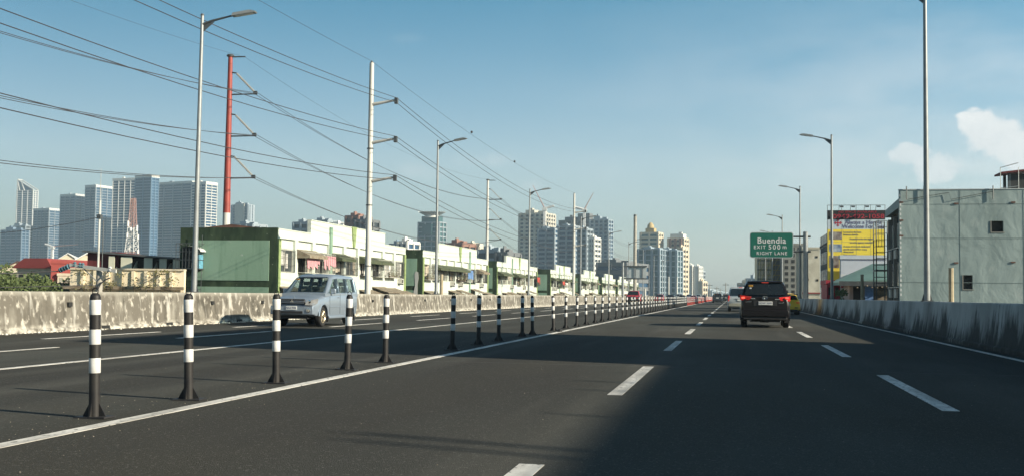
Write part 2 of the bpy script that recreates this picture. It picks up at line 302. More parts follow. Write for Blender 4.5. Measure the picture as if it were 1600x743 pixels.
# ================================================================== SETTING
GZ = -6.0
city = layered('city_ground', (.10, .095, .085), [((.05, .07, .035), .02, (1, 1, 1), .45, .6, 6, None), ((.2, .18, .15), .05, (1, 1, 1), .5, .65, 6, None)], bump=0)
tag(MB().box(-14000, 14000, -3000, 22000, GZ-1, GZ).build('ground', city), kind='structure')
XL0, XR0 = -17.75, 5.75
tag(MB().box(XL0-.6, XR0+.6, -60, 2600, -1.2, 0).build('road', asphalt), kind='structure')
tag(MB().box(-9.0, -5.34, -40, 800, .001, .0035).build('median_dirt', dirt_shoulder), kind='structure') if 0 else None
def line(x, w, y0, y1, name='lane_marking'):
    return tag(MB().box(x-w/2, x+w/2, y0, y1, .002, .006).build(name, white_paint), kind='structure')
line(-5.18, .155, -30, 900, 'edge_line'); line(-10.08, .14, -30, 900, 'edge_line'); line(5.36, .14, -30, 900, 'edge_line')
k = 0
while 2+10.4*k < 420:
    line(-1.31, .17, 2.05+10.4*k, 7.2+10.4*k); line(2.2, .17, 1.6+10.2*k, 6.75+10.2*k) if k else line(2.2, .17, 2, 6.8); k += 1
for k in range(40): line(-12.9, .13, 13.7+10.0*k, 19.0+10.0*k); line(-15.3, .13, 22.0+9.6*k, 27.1+9.6*k)
for Y in (17.62, 58.0, 98.5, 139): tag(MB().box(XL0, XR0, Y, Y+.035, .0008, .0016).build('deck_joint', mat('joint_seal', (.10, .10, .095), .9, .2, 4)), kind='structure')
# --- barriers
def barrier(name, side, xf, m, label):
    root = thing(name, label, 'barrier', (xf, 0, 0))
    s = side     # +1: wall to the right of the face
    prof = [(0, 0), (0, .09), (.05*s, .12), (.10*s, .45), (.16*s, 1.04), (.19*s, 1.07), (.36*s, 1.07), (.39*s, 1.04), (.42*s, -.9), (0.02*s, -.9)]
    ys = [-40]+[(-40+6.1*i) for i in range(1, 180)]
    for i in range(len(ys)-1):
        if i % 3 == 0:
            a, b = ys[i], ys[min(i+3, len(ys)-1)]
            if b < 0: continue
            dz = rnd.uniform(-.006, .006)
            MB().prism([(u+(dz if v > .5 else 0), v+dz) for u, v in prof], a+.008, b-.008, 'y').build('wall_segment', m, root)
    return root
bl = barrier('concrete_barrier', -1, -17.6, left_conc, 'long sunlit concrete wall with peeling cream stains along the far carriageway')
br = barrier('concrete_barrier', 1, 5.75, right_conc, 'shaded concrete wall with black streaks along the right shoulder')
for Y in (26.5, 34.8, 38.9, 52, 61.5, 67.5, 73, 79): boxo('drain_hole', 'dark', bl, -.14, -.06, Y, Y+.16, .66, .78)
for Y in (28.0, 31.6, 36.6): boxo('drain_hole', 'dark', bl, -.03, .012, Y, Y+.4, .02, .11)
# grit and flaked plaster along the foot of the left wall
g = MB()
for i in range(900):
    y = rnd.uniform(22, 110); x = -17.6+abs(rnd.gauss(0, .13)); r = rnd.uniform(.012, .05)
    g.lathe([(r, 0), (r*.7, r*.7), (0, r*.8)], (x, y, .001), 5)
tag(g.build('rubble', mat('pale_rubble', (.62, .58, .5), .95, .2, 9)), 'pale flaked plaster crumbs along the foot of the left wall', 'rubble', kind='stuff')
g = MB()
for i in range(700):
    y = 6+abs(rnd.gauss(0, 22)); x = rnd.choice([rnd.gauss(-5.5, .5), rnd.gauss(-5.6, .25), rnd.uniform(-10, 5)]); r = rnd.uniform(.002, .006)
    g.lathe([(r, 0), (r*.8, r*.6), (0, r*.9)], (x, y, .0), 5)
tag(g.build('gravel', mat('road_grit', (.35, .31, .25), .95, .4, 9)), 'loose grit scattered on the asphalt near the bollards', 'gravel', kind='stuff')
# --- bollards
def bollard(c1, c2, simple=False):
    t = thing('bollard', 'x', 'bollard')
    n = 18 if not simple else 10
    MB().lathe([(.050, .012), (.047, .36), (.048, .9), (.048, 1.055), (.046, 1.075), (.038, 1.095), (.022, 1.106), (0, 1.108)], n=n).build('post', c1, t)
    for z0 in (.397, .650, .913): MB().lathe([(.0485, z0), (.0500, z0+.004), (.0500, z0+.128), (.0485, z0+.132)], n=n).build('reflective_band', c2, t)
    MB().box(-.155, .155, -.085, .085, .001, .016).build('base_plate', 'plastic', t)
    b = MB()
    for k in range(4):
        a = PI/2*k; ca, sa = math.cos(a), math.sin(a)
        L1 = .115 if k % 2 == 0 else .08
        p = [(.045, .016), (L1, .016), (L1-.01, .035), (.05, .13), (.045, .13)]
        vs = [(u*ca-w*sa, u*sa+w*ca, v) for w in (-.006, .006) for u, v in p]
        b.add(vs, [(0, 1, 2, 3, 4), (9, 8, 7, 6, 5)]+[(i, 5+i, 5+(i+1) % 5, (i+1) % 5) for i in range(5)])
    b.build('gusset', c1, t)
    if not simple:
        b = MB(); b.path([(.030*math.cos(a), 0, 1.122+.030*math.sin(a)) for a in [R(-50+28*i) for i in range(11)]], .0055, 6); b.build('lifting_ring', c1, t)
    return t
bp = [(147, 652), (293, 624), (427, 598), (540, 577), (610, 566), (711, 546), (744, 538), (776, 532), (812, 525), (829, 522)]
def G(x, y): d = ray(x, y); return Vector((0, 0, EYE))+d*(-EYE/d.z)
pts = [G(*q).xy for q in bp]
pts = [Vector((-5.54, p.y)) for p in pts]
for x in [865, 884, 901, 916, 930, 940.5, 952, 963, 973, 979, 986.5, 992, 998, 1003.5, 1008]: pts.append(Vector((-5.52, AX(x, 500, -5.52).y)))
y = pts[-1].y
while y < 134: y += rnd.uniform(2.4, 2.8); pts.append(Vector((-5.5, y)))
proto = bollard('black', 'band'); used = False
for i, p in enumerate(pts):
    b = proto if i == 0 else copy_tree(proto)
    b.location = (p.x, p.y, 0); b.scale = (1, 1, 1)
    b.rotation_euler = (rnd.gauss(0, .014), rnd.gauss(0, .014), rnd.gauss(0, .05))
    b['group'] = 'black and white bollards between the carriageways'
    b['label'] = 'black and white striped bollard, %s from the near end of the row' % ordn(i+1) if i < 30 else 'black and white striped bollard, one of the close packed far ones in the row'
protor = bollard('red_band', 'band', True); y = 139; i = 0
while y < 320:
    b = protor if i == 0 else copy_tree(protor)
    b.location = (-5.45, y, 0); b.scale = (1.1, 1.1, .97); b['group'] = 'red and white bollards at the far end of the divider'
    b['label'] = 'red and white striped bollard, nearest of the far red row' if i == 0 else 'red and white striped bollard farther on beyond the black and white ones'
    y += rnd.uniform(3.6, 5.5); i += 1
# the stray bollard foot on the line: a small dark stub
tag(MB().lathe([(.09, 0), (.085, .05), (.05, .08), (0, .085)], (-5.18, 33.0, .004), 10).build('road_stud', 'black'), 'small black stud on the solid line beside the bollards', 'road stud')
# --- street lamps
def street_lamp(h, hand):
    t = thing('street_lamp', 'x', 'street lamp')
    MB().tube((0, 0, -.35), (0, 0, h), .098, .056, 12).build('pole', 'steel', t)
    b = MB().box(-.17, .17, -.17, .17, -.37, -.33)
    for sx in (-1, 1):
        b.prism([(sx*.05, -.33), (sx*.16, -.33), (sx*.09, -.08)], -.01, .01, 'y')
    b.build('base_plate', 'darksteel', t)
    s = hand
    MB().path([(0, 0, h-.35), (s*.35, 0, h-.22), (s*.9, 0, h-.08), (s*1.15, 0, h-.02)], [.05, .045, .035, .032], 8).build('arm', 'darksteel', t)
    MB().prism([(0.04*s, h-.62), (s*.45, h-.25), (0.04*s, h-.36)], -.012, .012, 'y').build('bracket', 'darksteel', t)
    MB().tube((0, 0, h-.02), (0, 0, h+.04), .07, .05, 12).build('cap', 'darksteel', t)
    hd = MB().prism([(s*1.08, h-.07), (s*1.9, h+.06), (s*1.92, h+.10), (s*1.7, h+.14), (s*1.12, h+.04)], -.13, .13, 'y').build('lamp_head', 'lamp', t)
    MB().prism([(s*1.2, h-.058), (s*1.82, h+.04), (s*1.82, h+.030), (s*1.2, h-.070)], -.10, .10, 'y').build('lens', 'glasslens', hd)
    return t
for nm, X, hand, ys, h, side in (('L', -18.05, 1, [34.2, 65.2, 96.6, 131, 162, 194, 226, 258, 290], 9.6, 'left'), ('R', 6.08, -1, [36.3, 69.5, 101.5, 137, 170, 203, 236, 268], 10.15, 'right')):
    p = street_lamp(h, hand)
    for i, y in enumerate(ys):
        l = p if i == 0 else copy_tree(p); l.location = (X, y, 1.07+.35 if False else 1.07)
        # feet stand on the wall top
        l.location = (X+(0.27 if nm == 'L' else -.05)*0, y, 1.42); l.scale = (1, 1, (h-.0-.35+0.0)/h)
        l.rotation_euler = (rnd.gauss(0, .003), rnd.gauss(0, .003), rnd.gauss(0, .06))
        l['group'] = 'street lamps along the %s wall' % side
        l['label'] = 'grey street lamp on the %s wall, %s from the near end%s' % ('sunlit' if nm == 'L' else 'shaded', ordn(i+1), ', its head cut off' if (nm == 'R' and i == 0) else '')
# --- steel power poles and wires
def arm_pole_a(Y, h, label):
    t = thing('power_pole', label, 'power pole', (-20, Y, 0), group='pale steel power poles with short arms')
    MB().tube((0, 0, GZ), (0, 0, h), .20, .125, 14).build('pole', 'whitepole', t)
    MB().tube((0, 0, h), (0, 0, h+.12), .09, .05, 10).build('cap', 'darksteel', t)
    for z in (11.85, 9.67, 7.49):
        a = MB().tube((.1, 0, z-.12), (1.45, 0, z+.10), .10, .06, 10).build('crossarm', 'whitepole', t)
        b = MB().box(1.40, 1.58, -.09, .09, z-.12, z+.22).build('clamp', 'darksteel', a)
    for z in (2.6, 6.0, 9.2): MB().lathe([(.19, z), (.19, z+.05)], n=14).build('collar', 'darksteel', t)
    return t
arm_pole_a(57.9, 14.1, 'pale steel power pole with three short arms, nearest of its line')
arm_pole_a(138.6, 14.2, 'pale steel power pole with three short arms, farther along its line')
def arm_pole_b(X, Y, h, lvls, label, red):
    t = thing('transmission_pole', label, 'power pole', (X, Y, 0), group='tall transmission poles behind the row houses')
    if red:
        MB().tube((0, 0, GZ), (0, 0, 5.9+1.2), .34, .28, 14).build('pole_base', 'whitepole', t); MB().tube((0, 0, 7.1), (0, 0, h), .28, .17, 14).build('pole', 'redpole', t)
    else: MB().tube((0, 0, GZ), (0, 0, h), .34, .17, 14).build('pole', 'whitepole', t)
    MB().tube((0, 0, h-.1), (1.25, 0, h-.12), .055, .05, 8).build('crossarm', 'darksteel', t)
    MB().lathe([(.27, h-.08), (.3, h+.02), (.2, h+.1)], n=12).build('cap', 'darksteel', t)
    for z in lvls:
        a = MB().tube((.2, 0, z), (2.15, 0, z), .06, .045, 8).build('crossarm', 'darksteel', t)
        MB().tube((.2, 0, z+1.72), (.55, 0, z+1.66), .06, .05, 8).build('bracket', 'darksteel', t)
        b = MB(); p0, p1 = Vector((.55, 0, z+1.64)), Vector((2.1, 0, z+.12)); n = 15
        b.tube(p0, p1, .015, .015, 5)
        for k in range(n):
            c = p0.lerp(p1, (k+.7)/(n+.4)); d = (p1-p0).normalized(); b.tube(c-d*.022, c+d*.022, .105, .06, 9)
        b.build('insulator_string', 'insul', t)
        MB().box(2.0, 2.3, -.07, .07, z-.05, z+.22).build('clamp', 'darksteel', t)
    return t
arm_pole_b(-38.2, 77.2, 19.35, (16.3, 13.05, 9.8), 'tall red transmission pole with white foot and slanted insulators', True)
arm_pole_b(-38.2, 168, 19.3, (16.1, 12.9, 9.7), 'tall pale transmission pole farther behind the row houses', False)
def wire(name, label, P, Q, sag, r=.016, off=(0, 0, 0), n=26, group=None):
    P, Q = Vector(P), Vector(Q); o = Vector(off); pts = []
    for i in range(n+1):
        t = i/n; p = P.lerp(Q, t)+o; p.z -= sag*4*t*(1-t); pts.append(p)
    return tag(MB().path(pts, r, 5).build(name, 'wire'), label, 'wire', group)
lv = {0: 'topmost', 1: 'middle', 2: 'lowest'}
for i, z in enumerate((11.95, 9.77, 7.59)):
    for j, dz in enumerate((0.12, -.14)):
        u = ('upper', 'lower')[j]; g = 'conductors of the pale pole line'
        wire('power_wire', '%s wire of the %s pair running left from the near pale pole' % (u, lv[i]), (-18.5, -21, z), (-18.5, 57.9, z), 1.6+.12*j, off=(0, 0, dz), group=g)
        wire('power_wire', '%s wire of the %s pair between the two pale poles' % (u, lv[i]), (-18.5, 57.9, z), (-18.5, 138.6, z), 1.5+.15*j, off=(0, 0, dz), group=g)
        wire('power_wire', '%s wire of the %s pair beyond the farther pale pole' % (u, lv[i]), (-18.5, 138.6, z), (-18.5, 228, z-.2), 1.9, off=(0, 0, dz), group=g)
for i, z in enumerate((16.3, 13.05, 9.8)):
    for j, dx in enumerate((0, .28)):
        u = ('left', 'right')[j]; g = 'conductors of the transmission line'
        wire('transmission_wire', '%s wire of the %s pair running left from the red pole' % (u, lv[i]), (-36.1, -14, z), (-36.1, 77.2, z), 2.6+.25*j, .02, (dx, 0, .05*j), group=g)
        wire('transmission_wire', '%s wire of the %s pair from the red pole to the pale one' % (u, lv[i]), (-36.1, 77.2, z), (-36.1, 168, z-.1), 2.2+.2*j, .02, (dx, 0, .05*j), group=g)
        wire('transmission_wire', '%s wire of the %s pair beyond the pale transmission pole' % (u, lv[i]), (-36.1, 168, z-.1), (-36.1, 262, z-1), 2.2, .02, (dx, 0, 0), group=g)
wire('shield_wire', 'thin shield wire rising to the top of the near pale pole', (-20, -21, 14.2), (-20, 57.9, 14.2), .9, .009)
sh = wire('shield_wire', 'thin shield wire with two small markers beyond the near pale pole', (-20, 57.9, 14.2), (-20, 138.6, 14.3), .8, .009)
for p in (AX(737, 206, -20), AX(804, 252, -20)): MB().lathe([(0, -.12), (.09, -.05), (.09, .05), (0, .12)], (p.x, p.y, p.z-.02), 8).build('marker', 'wire', sh)
wire('shield_wire', 'thin shield wire reaching the top of the red pole', (-37, -14, 19.2), (-37, 77.2, 19.2), 2.2, .009)
wire('shield_wire', 'thin shield wire from the red pole top to the pale one', (-37, 77.2, 19.2), (-37, 168, 19.2), 1.9, .009)
# tall dark concrete pole
t = thing('concrete_pole', 'tall thick concrete pole rising beside the white sign gantry', 'power pole', (-20, 229, 0))
MB().tube((0, 0, GZ), (0, 0, 17.8), .42, .34, 12).build('pole', 'concpole', t)
MB().tube((.2, 0, 12.9), (2.4, 0, 13.1), .07, .05, 8).build('crossarm', 'darksteel', t); MB().tube((.2, 0, 12.0), (1.9, 0, 12.2), .05, .05, 8).build('crossarm', 'darksteel', t)
MB().lathe([(.36, 17.8), (.30, 18.2), (0, 18.25)], n=12).build('cap', 'darksteel', t)
# short utility pole with crossarm at the left
c = AX(155, 445, -19.4)
t = thing('utility_pole', 'short concrete utility pole with a wooden arm and blue insulators', 'utility pole', (c.x, c.y, 0))
MB().tube((0, 0, GZ), (0, 0, 1.74), .125, .10, 12).build('pole', 'concpole', t)
MB().prism([(-.95, 1.84), (.66, 1.66), (.66, 1.76), (-.95, 1.94)], -.17, -.11, 'y').build('crossarm', 'whitepole', t)
MB().tube((-.5, -.12, 1.80), (-.02, -.12, 1.40), .016).build('brace', 'steel', t); MB().tube((.38, -.12, 1.70), (.02, -.12, 1.40), .016).build('brace', 'steel', t)
b = MB()
for k in range(4): b.tube((-1.0-.085*k, -.14, 1.84-.035*k), (-1.055-.085*k, -.14, 1.818-.035*k), .085, .065, 12)
b.tube((-.93, -.14, 1.87), (-1.4, -.14, 1.68), .014); b.build('insulator_string', 'blueins', t)
for x in (-.78, -.60, -.50, .45): MB().lathe([(.035, 1.66), (.06, 1.70), (.03, 1.73), (.055, 1.77), (.02, 1.81), (0, 1.82)], (x, -.14, .09-.112*x), 10).build('insulator', 'blueins' if x < 0 else 'signwhite', t)
b = MB(); b.path([(-.05, -.12, 1.25), (.06, -.15, 1.15), (.12, -.13, 1.30), (.25, -.12, 1.42), (.42, -.1, 1.50)], .022, 6); b.build('cable_loop', 'wire', t)
c0 = Vector((c.x, c.y, 0))
wire('service_wire', 'drooping service wire from the blue insulators off to the left', (c.x-9, c.y-9.5, 1.25), (c.x-1.38, c.y-.14, 1.69), .10, .016)
wire('service_wire', 'second service wire below the blue insulators off to the left', (c.x-7, c.y-10, .95), (c.x-.05, c.y-.1, 1.27), .05, .012)
# white mast behind
p = AY(152, 455, 58)
t = thing('antenna_mast', 'slender white mast with a cable clamp behind the utility pole', 'antenna mast', (p.x, p.y, 0))
MB().tube((0, 0, GZ), (0, 0, 6.4), .085, .06, 8).build('pole', 'whitepole', t); MB().tube((0, 0, 6.4), (0, 0, 8.3), .02, .012, 6).build('antenna', 'whitepole', t)
MB().box(-.12, .12, -.12, .12, 5.3, 5.55).build('clamp', 'darksteel', t)
MB().tube((.26, 0, GZ), (.26, 0, 5.2), .03, .03, 6).build('cable_conduit', 'darksteel', t)
q = AY(0, 360, 58); wire('service_wire', 'thin cable climbing to the clamp of the white mast', (q.x-6, q.y-3, 4.2), (p.x, p.y, 5.4), .5, .018)
# ================================================================== ROW HOUSES
XF = -30.0
GAR = []
def row_house(Y0, L, i):
    ords = ordn(i+1)
    t = thing('row_house', 'cream and green row house, %s from the near end%s' % (ords, ', blank green end wall in view' if i == 0 else ''), 'row house', (XF, Y0, 0), group='cream row houses beyond the far wall')
    ZL, ZH = 5.32, 6.30; D = 7.1; nb = 9; bw = L/nb
    MB().box(-D, -.30, .02, L-.02, GZ, ZL-.02).build('wall', 'wall', t)
    # front face: solid with openings left as real recesses
    f = MB()
    f.box(-.30, 0, 0, L, GZ, 2.45); f.box(-.30, 0, 0, L, 4.72, ZL)
    for k in range(nb+1):
        w = .28; a = max(0, k*bw-w); b_ = min(L, k*bw+w); f.box(-.30, 0, a, b_, 2.45, 4.72)
    f.box(-.30, -.17, .2, L-.2, 4.05, 4.70)
    f.build('front_wall', 'wall', t)
    pb = MB(); pb.box(-.30, -.02, bw*1.8, bw*7.1, ZL, ZH).box(-.35, .03, bw*1.8, bw*7.1, ZH, ZH+.06); pb.box(-D, -.32, .05, .3, ZL, ZL+.1); pb.build('parapet', 'wall', t)
    MB().box(-.34, .04, .0, bw*1.8-.01, ZL, ZL+.06).box(-.34, .04, bw*7.1+.01, L, ZL, ZL+.06).build('coping', 'wall', t)
    # green pilasters
    MB().box(0.0, .07, .0, .42, GZ, 4.7).build('pilaster', 'lgreen', t); MB().box(0.0, .07, L-.42, L, GZ, 4.7).build('pilaster', 'lgreen', t)
    k = 3 if i == 0 else rnd.choice((2, 3, 6))
    MB().box(0.0, .10, k*bw-.22, k*bw+.24, GZ, ZH-.25).build('pilaster', 'mint', t)
    yy = bw*4.6
    MB().add([(.002, yy-.5, ZH+.08), (.002, yy+.5, ZH+.08), (.002, yy+.20, 4.75), (.002, yy-.20, 4.75), (.08, yy-.5, ZH+.08), (.08, yy+.5, ZH+.08), (.08, yy+.20, 4.75), (.08, yy-.20, 4.75)], [(0, 1, 2, 3), (7, 6, 5, 4), (0, 4, 5, 1), (1, 5, 6, 2), (2, 6, 7, 3), (3, 7, 4, 0)]).build('emblem_wedge', 'lgreen', t)
    # end wall facing the camera
    e = MB(); e.box(-D, .0, -.12, 0.0, GZ, ZL+.10); e.build('end_wall', 'dgreen', t)
    e = MB(); e.box(-D+1.35 if i == 0 else -D+.8, -.55, -.16, -.118, 1.85, 4.55).box(-D+1.35, -.55, -.158, -.118, .2, 1.42); e.build('end_panel', 'panel', t)
    if i == 1: MB().prism([(-.8, -3), (-.85, 1.2), (-.7, 1.9), (-.78, 3.0), (-.65, 3.3), (-.4, 3.2), (-.35, 2.6), (-.45, 2.0), (-.4, -3)], -.185, -.162, 'y').build('patched_render', 'whitepole', t)
    # windows
    for k in range(nb):
        y0, y1 = k*bw+.28, (k+1)*bw-.28
        kind = rnd.random()
        if i == 0: kind = [.9, .2, .2, .2, .7, .2, .2, .2, .9][k]
        w = MB().box(-.29, -.24, y0, y1, 2.47, 4.04).build('window', 'winglass' if kind > .62 else 'dark', t)
        fr = MB()
        for yy in (y0, (y0+y1)/2-.03, y1-.06): fr.box(-.24, -.18, yy, yy+.06, 2.47, 4.04)
        fr.box(-.235, -.185, y0, y1, 2.47, 2.54).box(-.235, -.185, y0, y1, 3.97, 4.04).build('frame', 'grille' if kind > .5 else 'grilled', w)
        cu = MB(); yy = y0+.1
        while yy < y1-.25:
            ww = rnd.uniform(.18, .5)
            if rnd.random() < .75: cu.box(-.225, -.20, yy, min(yy+ww, y1-.07), rnd.uniform(2.5, 3.1), rnd.uniform(3.7, 4.0))
            yy += ww+rnd.uniform(.02, .2)
        if cu.v and i < 6: cu.build('curtain', rnd.choice(['curtain', 'whitecl', 'curtain', 'grille']), w)
        if i < 5:
            gr = MB(); proj = rnd.choice((.02, .45, .55)) if kind <= .5 else .02
            n = int((y1-y0)/.20)
            for q in range(n+1):
                yy = y0+(y1-y0)*q/n; gr.tube((proj, yy, 2.5), (proj, yy, 3.95), .014, .014, 4)
            for z in (2.5, 3.0, 3.5, 3.95): gr.tube((proj, y0, z), (proj, y1, z), .018, .018, 4)
            if proj > .1:
                for z in (2.5, 3.95):
                    for yy in (y0, y1): gr.tube((0, yy, z), (proj, yy, z), .018, .018, 4)
                gr.box(0.0, proj, y0, y1, 2.46, 2.49)
            gr.build('window_grille', 'grilled' if rnd.random() < .6 else 'grille', w)
            # clutter held in the window cages: things of their own
            GAR.append((Y0, y0, y1, proj, kind, i, k))
    # awnings
    aw = [1, 3, 5, 6] if i == 0 else sorted(rnd.sample(range(nb), 5))
    for k in aw:
        y0, y1 = k*bw+.05, (k+1)*bw+rnd.uniform(-.1, .35); y1 = min(y1, L)
        a = MB(); z = 4.12
        a.add([(.0, y0, z), (.0, y1, z), (.95, y1, z-.42), (.95, y0, z-.42), (.0, y0, z-.04), (.0, y1, z-.04), (.95, y1, z-.46), (.95, y0, z-.46)], [(0, 1, 2, 3), (7, 6, 5, 4), (0, 4, 5, 1), (1, 5, 6, 2), (2, 6, 7, 3), (3, 7, 4, 0)])
        a.box(.94, .965, y0, y1, z-.62, z-.42); a.add([(0.01, y0, z-.04), (.95, y0, z-.46), (.95, y0, z-.62), (.01, y0, z-.62), (0.01, y0+.02, z-.04), (.95, y0+.02, z-.46), (.95, y0+.02, z-.62), (.01, y0+.02, z-.62)], [(0, 1, 2, 3), (7, 6, 5, 4), (0, 4, 5, 1), (1, 5, 6, 2), (2, 6, 7, 3), (3, 7, 4, 0)])
        a.build('awning', 'awn' if rnd.random() < .75 else 'rust', t)
    for k in rnd.sample(range(nb), 5):
        y0 = k*bw+.2; y1 = y0+bw*rnd.uniform(.8, 1.1); z = rnd.uniform(1.35, 1.75)
        MB().add([(.0, y0, z), (.0, y1, z), (1.5, y1, z-.5), (1.5, y0, z-.5), (.0, y0, z-.05), (.0, y1, z-.05), (1.5, y1, z-.55), (1.5, y0, z-.55)], [(0, 1, 2, 3), (7, 6, 5, 4), (0, 4, 5, 1), (1, 5, 6, 2), (2, 6, 7, 3), (3, 7, 4, 0)]).build('lower_canopy', 'rust', t)
    # roof: low pitched sheets behind the parapet
    MB().prism([(-D+.1, ZL-.02), (-.32, ZL-.02), (-D/2, ZL+.35)], .3, L-.3, 'y').build('roof', 'brownroof', t)
    for q in range(2):
        yy = rnd.uniform(4, L-4); MB().tube((-2, yy, ZL), (-2, yy, ZL+rnd.uniform(1.2, 2.4)), .025, .015, 5).build('roof_aerial', 'darksteel', t)
    return t
starts = [(68.3, 29.2), (103.3, 29.4), (137.9, 30), (180.5, 29.5), (217.5, 30), (255, 30), (291, 30), (326, 30)]
for i, (a, L) in enumerate(starts): row_house(a, L, i)
# what people keep in their window cages
cn = {'n': 0}
for (Y0, y0, y1, proj, kind, i, k) in GAR:
    if i > 3: continue
    X = XF+max(proj, .03)
    where = 'on the %s window of the %s row house' % (ordn(k+1), ordn(i+1))
    if proj > .1:
        r = rnd.random()
        if r < .4:
            b = MB(); yy = y0+.15
            while yy < y1-.3:
                ww = rnd.uniform(.2, .42); zz = rnd.uniform(2.7, 3.1)
                b.poly([(X+.06, yy, 3.8), (X+.06, yy+ww, 3.8), (X+.08+rnd.uniform(0, .05), yy+ww*.95, zz), (X+.08, yy+ww*.1, zz+.1)], .02); yy += ww+.06
            if b.v: tag(b.build('hanging_laundry', rnd.choice(['pink', 'whitecl', 'redcl', 'bluecl', 'whitecl']) if not (i == 0 and k == 1) else 'pink', loc=(0, Y0, 0)), 'row of washed clothes hung %s' % where, 'laundry', 'laundry hung from the window cages')
        elif r < .8:
            b = MB()
            for q in range(110):
                c = Vector((X-.1+rnd.gauss(0, .14), Y0+rnd.uniform(y0+.1, y1-.1), 2.55+abs(rnd.gauss(0, .33)))); s_ = rnd.uniform(.05, .11)
                d = Vector((rnd.uniform(-1, 1), rnd.uniform(-1, 1), rnd.uniform(-.3, 1))).normalized(); e = d.orthogonal().normalized()
                b.add([c, c+d*s_+e*s_*.4, c+d*s_*2, c+d*s_-e*s_*.4], [(0, 1, 2, 3)])
            pl = thing('window_plant', 'leafy potted plants crowding the cage %s' % where, 'plant', (0, 0, 0), group='plants in the window cages')
            b.build('foliage', 'leaf' if rnd.random() < .6 else 'leafy', pl)
            b = MB()
            for q in range(4): b.lathe([(.07, 0), (.1, .16)], (X-.15, Y0+y0+.3+q*(y1-y0-.6)/3, 2.5), 8)
            b.build('pot', 'brownroof', pl)
    if rnd.random() < .35:
        yy = Y0+rnd.uniform(y0+.2, y1-.8); ac = thing('air_conditioner', 'small boxed air conditioner %s' % where, 'air conditioner', (XF+.0, yy, 2.0), group='air conditioners under the windows')
        MB().box(.01, .42, 0, .62, 0, .42).build('casing', 'acunit', ac); MB().box(.421, .44, .06, .40, .06, .36).build('fan_grille', 'dark', ac); MB().box(.05, .4, .05, .1, -.12, -.002).box(.05, .4, .5, .55, -.12, -.002).build('bracket', 'darksteel', ac)
# cage balcony on the end wall of the first house
p = AY(309, 400, 68.1)
t = thing('window_cage', 'rusty window cage with a blue and white canopy on the green end wall', 'window cage', (p.x, 68.17, 0))
b = MB(); w0, w1 = -1.25, .45
for x in [w0+(w1-w0)*q/7 for q in range(8)]: b.tube((x, -.75, 2.62), (x, -.75, 4.3), .02, .02, 4)
for z in (2.62, 3.2, 3.75, 4.3):
    b.tube((w0, -.75, z), (w1, -.75, z), .025, .025, 4); b.tube((w0, -.75, z), (w0, 0, z), .025, .025, 4); b.tube((w1, -.75, z), (w1, 0, z), .025, .025, 4)
b.box(w0, w1, -.75, 0, 2.57, 2.61); b.build('frame', 'darksteel', t)
MB().box(w0+.1, w1-.5, -.02, -.006, 2.7, 4.1).build('window', 'dark', t)
b = MB()
for k in range(8):
    a0, a1 = PI/2*k/8, PI/2*(k+1)/8
    b.add([(-.9+1.5*math.sin(a0), -.85, 3.75+.42*math.cos(a0)), (-.9+1.5*math.sin(a1), -.85, 3.75+.42*math.cos(a1)), (-.9+1.5*math.sin(a1), -.05, 3.75+.42*math.cos(a1)), (-.9+1.5*math.sin(a0), -.05, 3.75+.42*math.cos(a0))], [(0, 1, 2, 3)])
b.build('canopy', 'signwhite', t)
MB().box(.05, .42, -.7, -.1, 2.62, 3.55).build('curtain', mat('faded_blue_cloth', (.10, .28, .38), .9, .3, 5), t)
MB().box(-.1, .3, -.72, -.2, 2.62, 3.0).build('stored_bundle', 'curtain', t)
t = thing('wall_ladder', 'thin steel ladder climbing the green end wall below the cage', 'ladder', (p.x+.1, 68.1, 0))
b = MB()
for x in (-.3, .25): b.tube((x, -.1, GZ+.2), (x, -.1, 4.9), .022, .022, 5)
b.build('stile', 'darksteel', t); b = MB()
for q in range(24): b.tube((-.3, -.1, -5.5+.42*q), (.25, -.1, -5.5+.42*q), .016, .016, 4)
b.build('rung', 'darksteel', t)
# ================================================================== LOW CITY AT LEFT
def gable(name, label, cat, x0, x1, ye, yr, Y, D, wallm, roofm, group=None, base=GZ, rz=0):
    """long house seen on its -Y end; ridge along Y"""
    a = AY(x0, ye, Y); b = hit(x1, ye, a, Vector((math.cos(rz), math.sin(rz), 0))); zr = AY((x0+x1)/2, yr, (a.y+b.y)/2).z; z = a.z
    t = thing(name, label, cat, (a.x, Y, 0), rz, group=group); w = (b-a).xy.length
    MB().prism([(0, base), (w, base), (w, z), (w/2, zr), (0, z)], 0, D, 'y').build('wall', wallm, t)
    MB().add([(-.3, -.3, z-.15), (w/2, -.3, zr+.03), (w+.3, -.3, z-.15), (-.3, D+.3, z-.15), (w/2, D+.3, zr+.03), (w+.3, D+.3, z-.15), (-.3, -.3, z), (w/2, -.3, zr+.2), (w+.3, -.3, z), (-.3, D+.3, z), (w/2, D+.3, zr+.2), (w+.3, D+.3, z)],
             [(0, 1, 7, 6), (1, 2, 8, 7), (3, 9, 10, 4), (4, 10, 11, 5), (6, 7, 10, 9), (7, 8, 11, 10), (0, 3, 4, 1), (1, 4, 5, 2), (0, 6, 9, 3), (2, 5, 11, 8)]).build('roof', roofm, t)
    return t, w, z
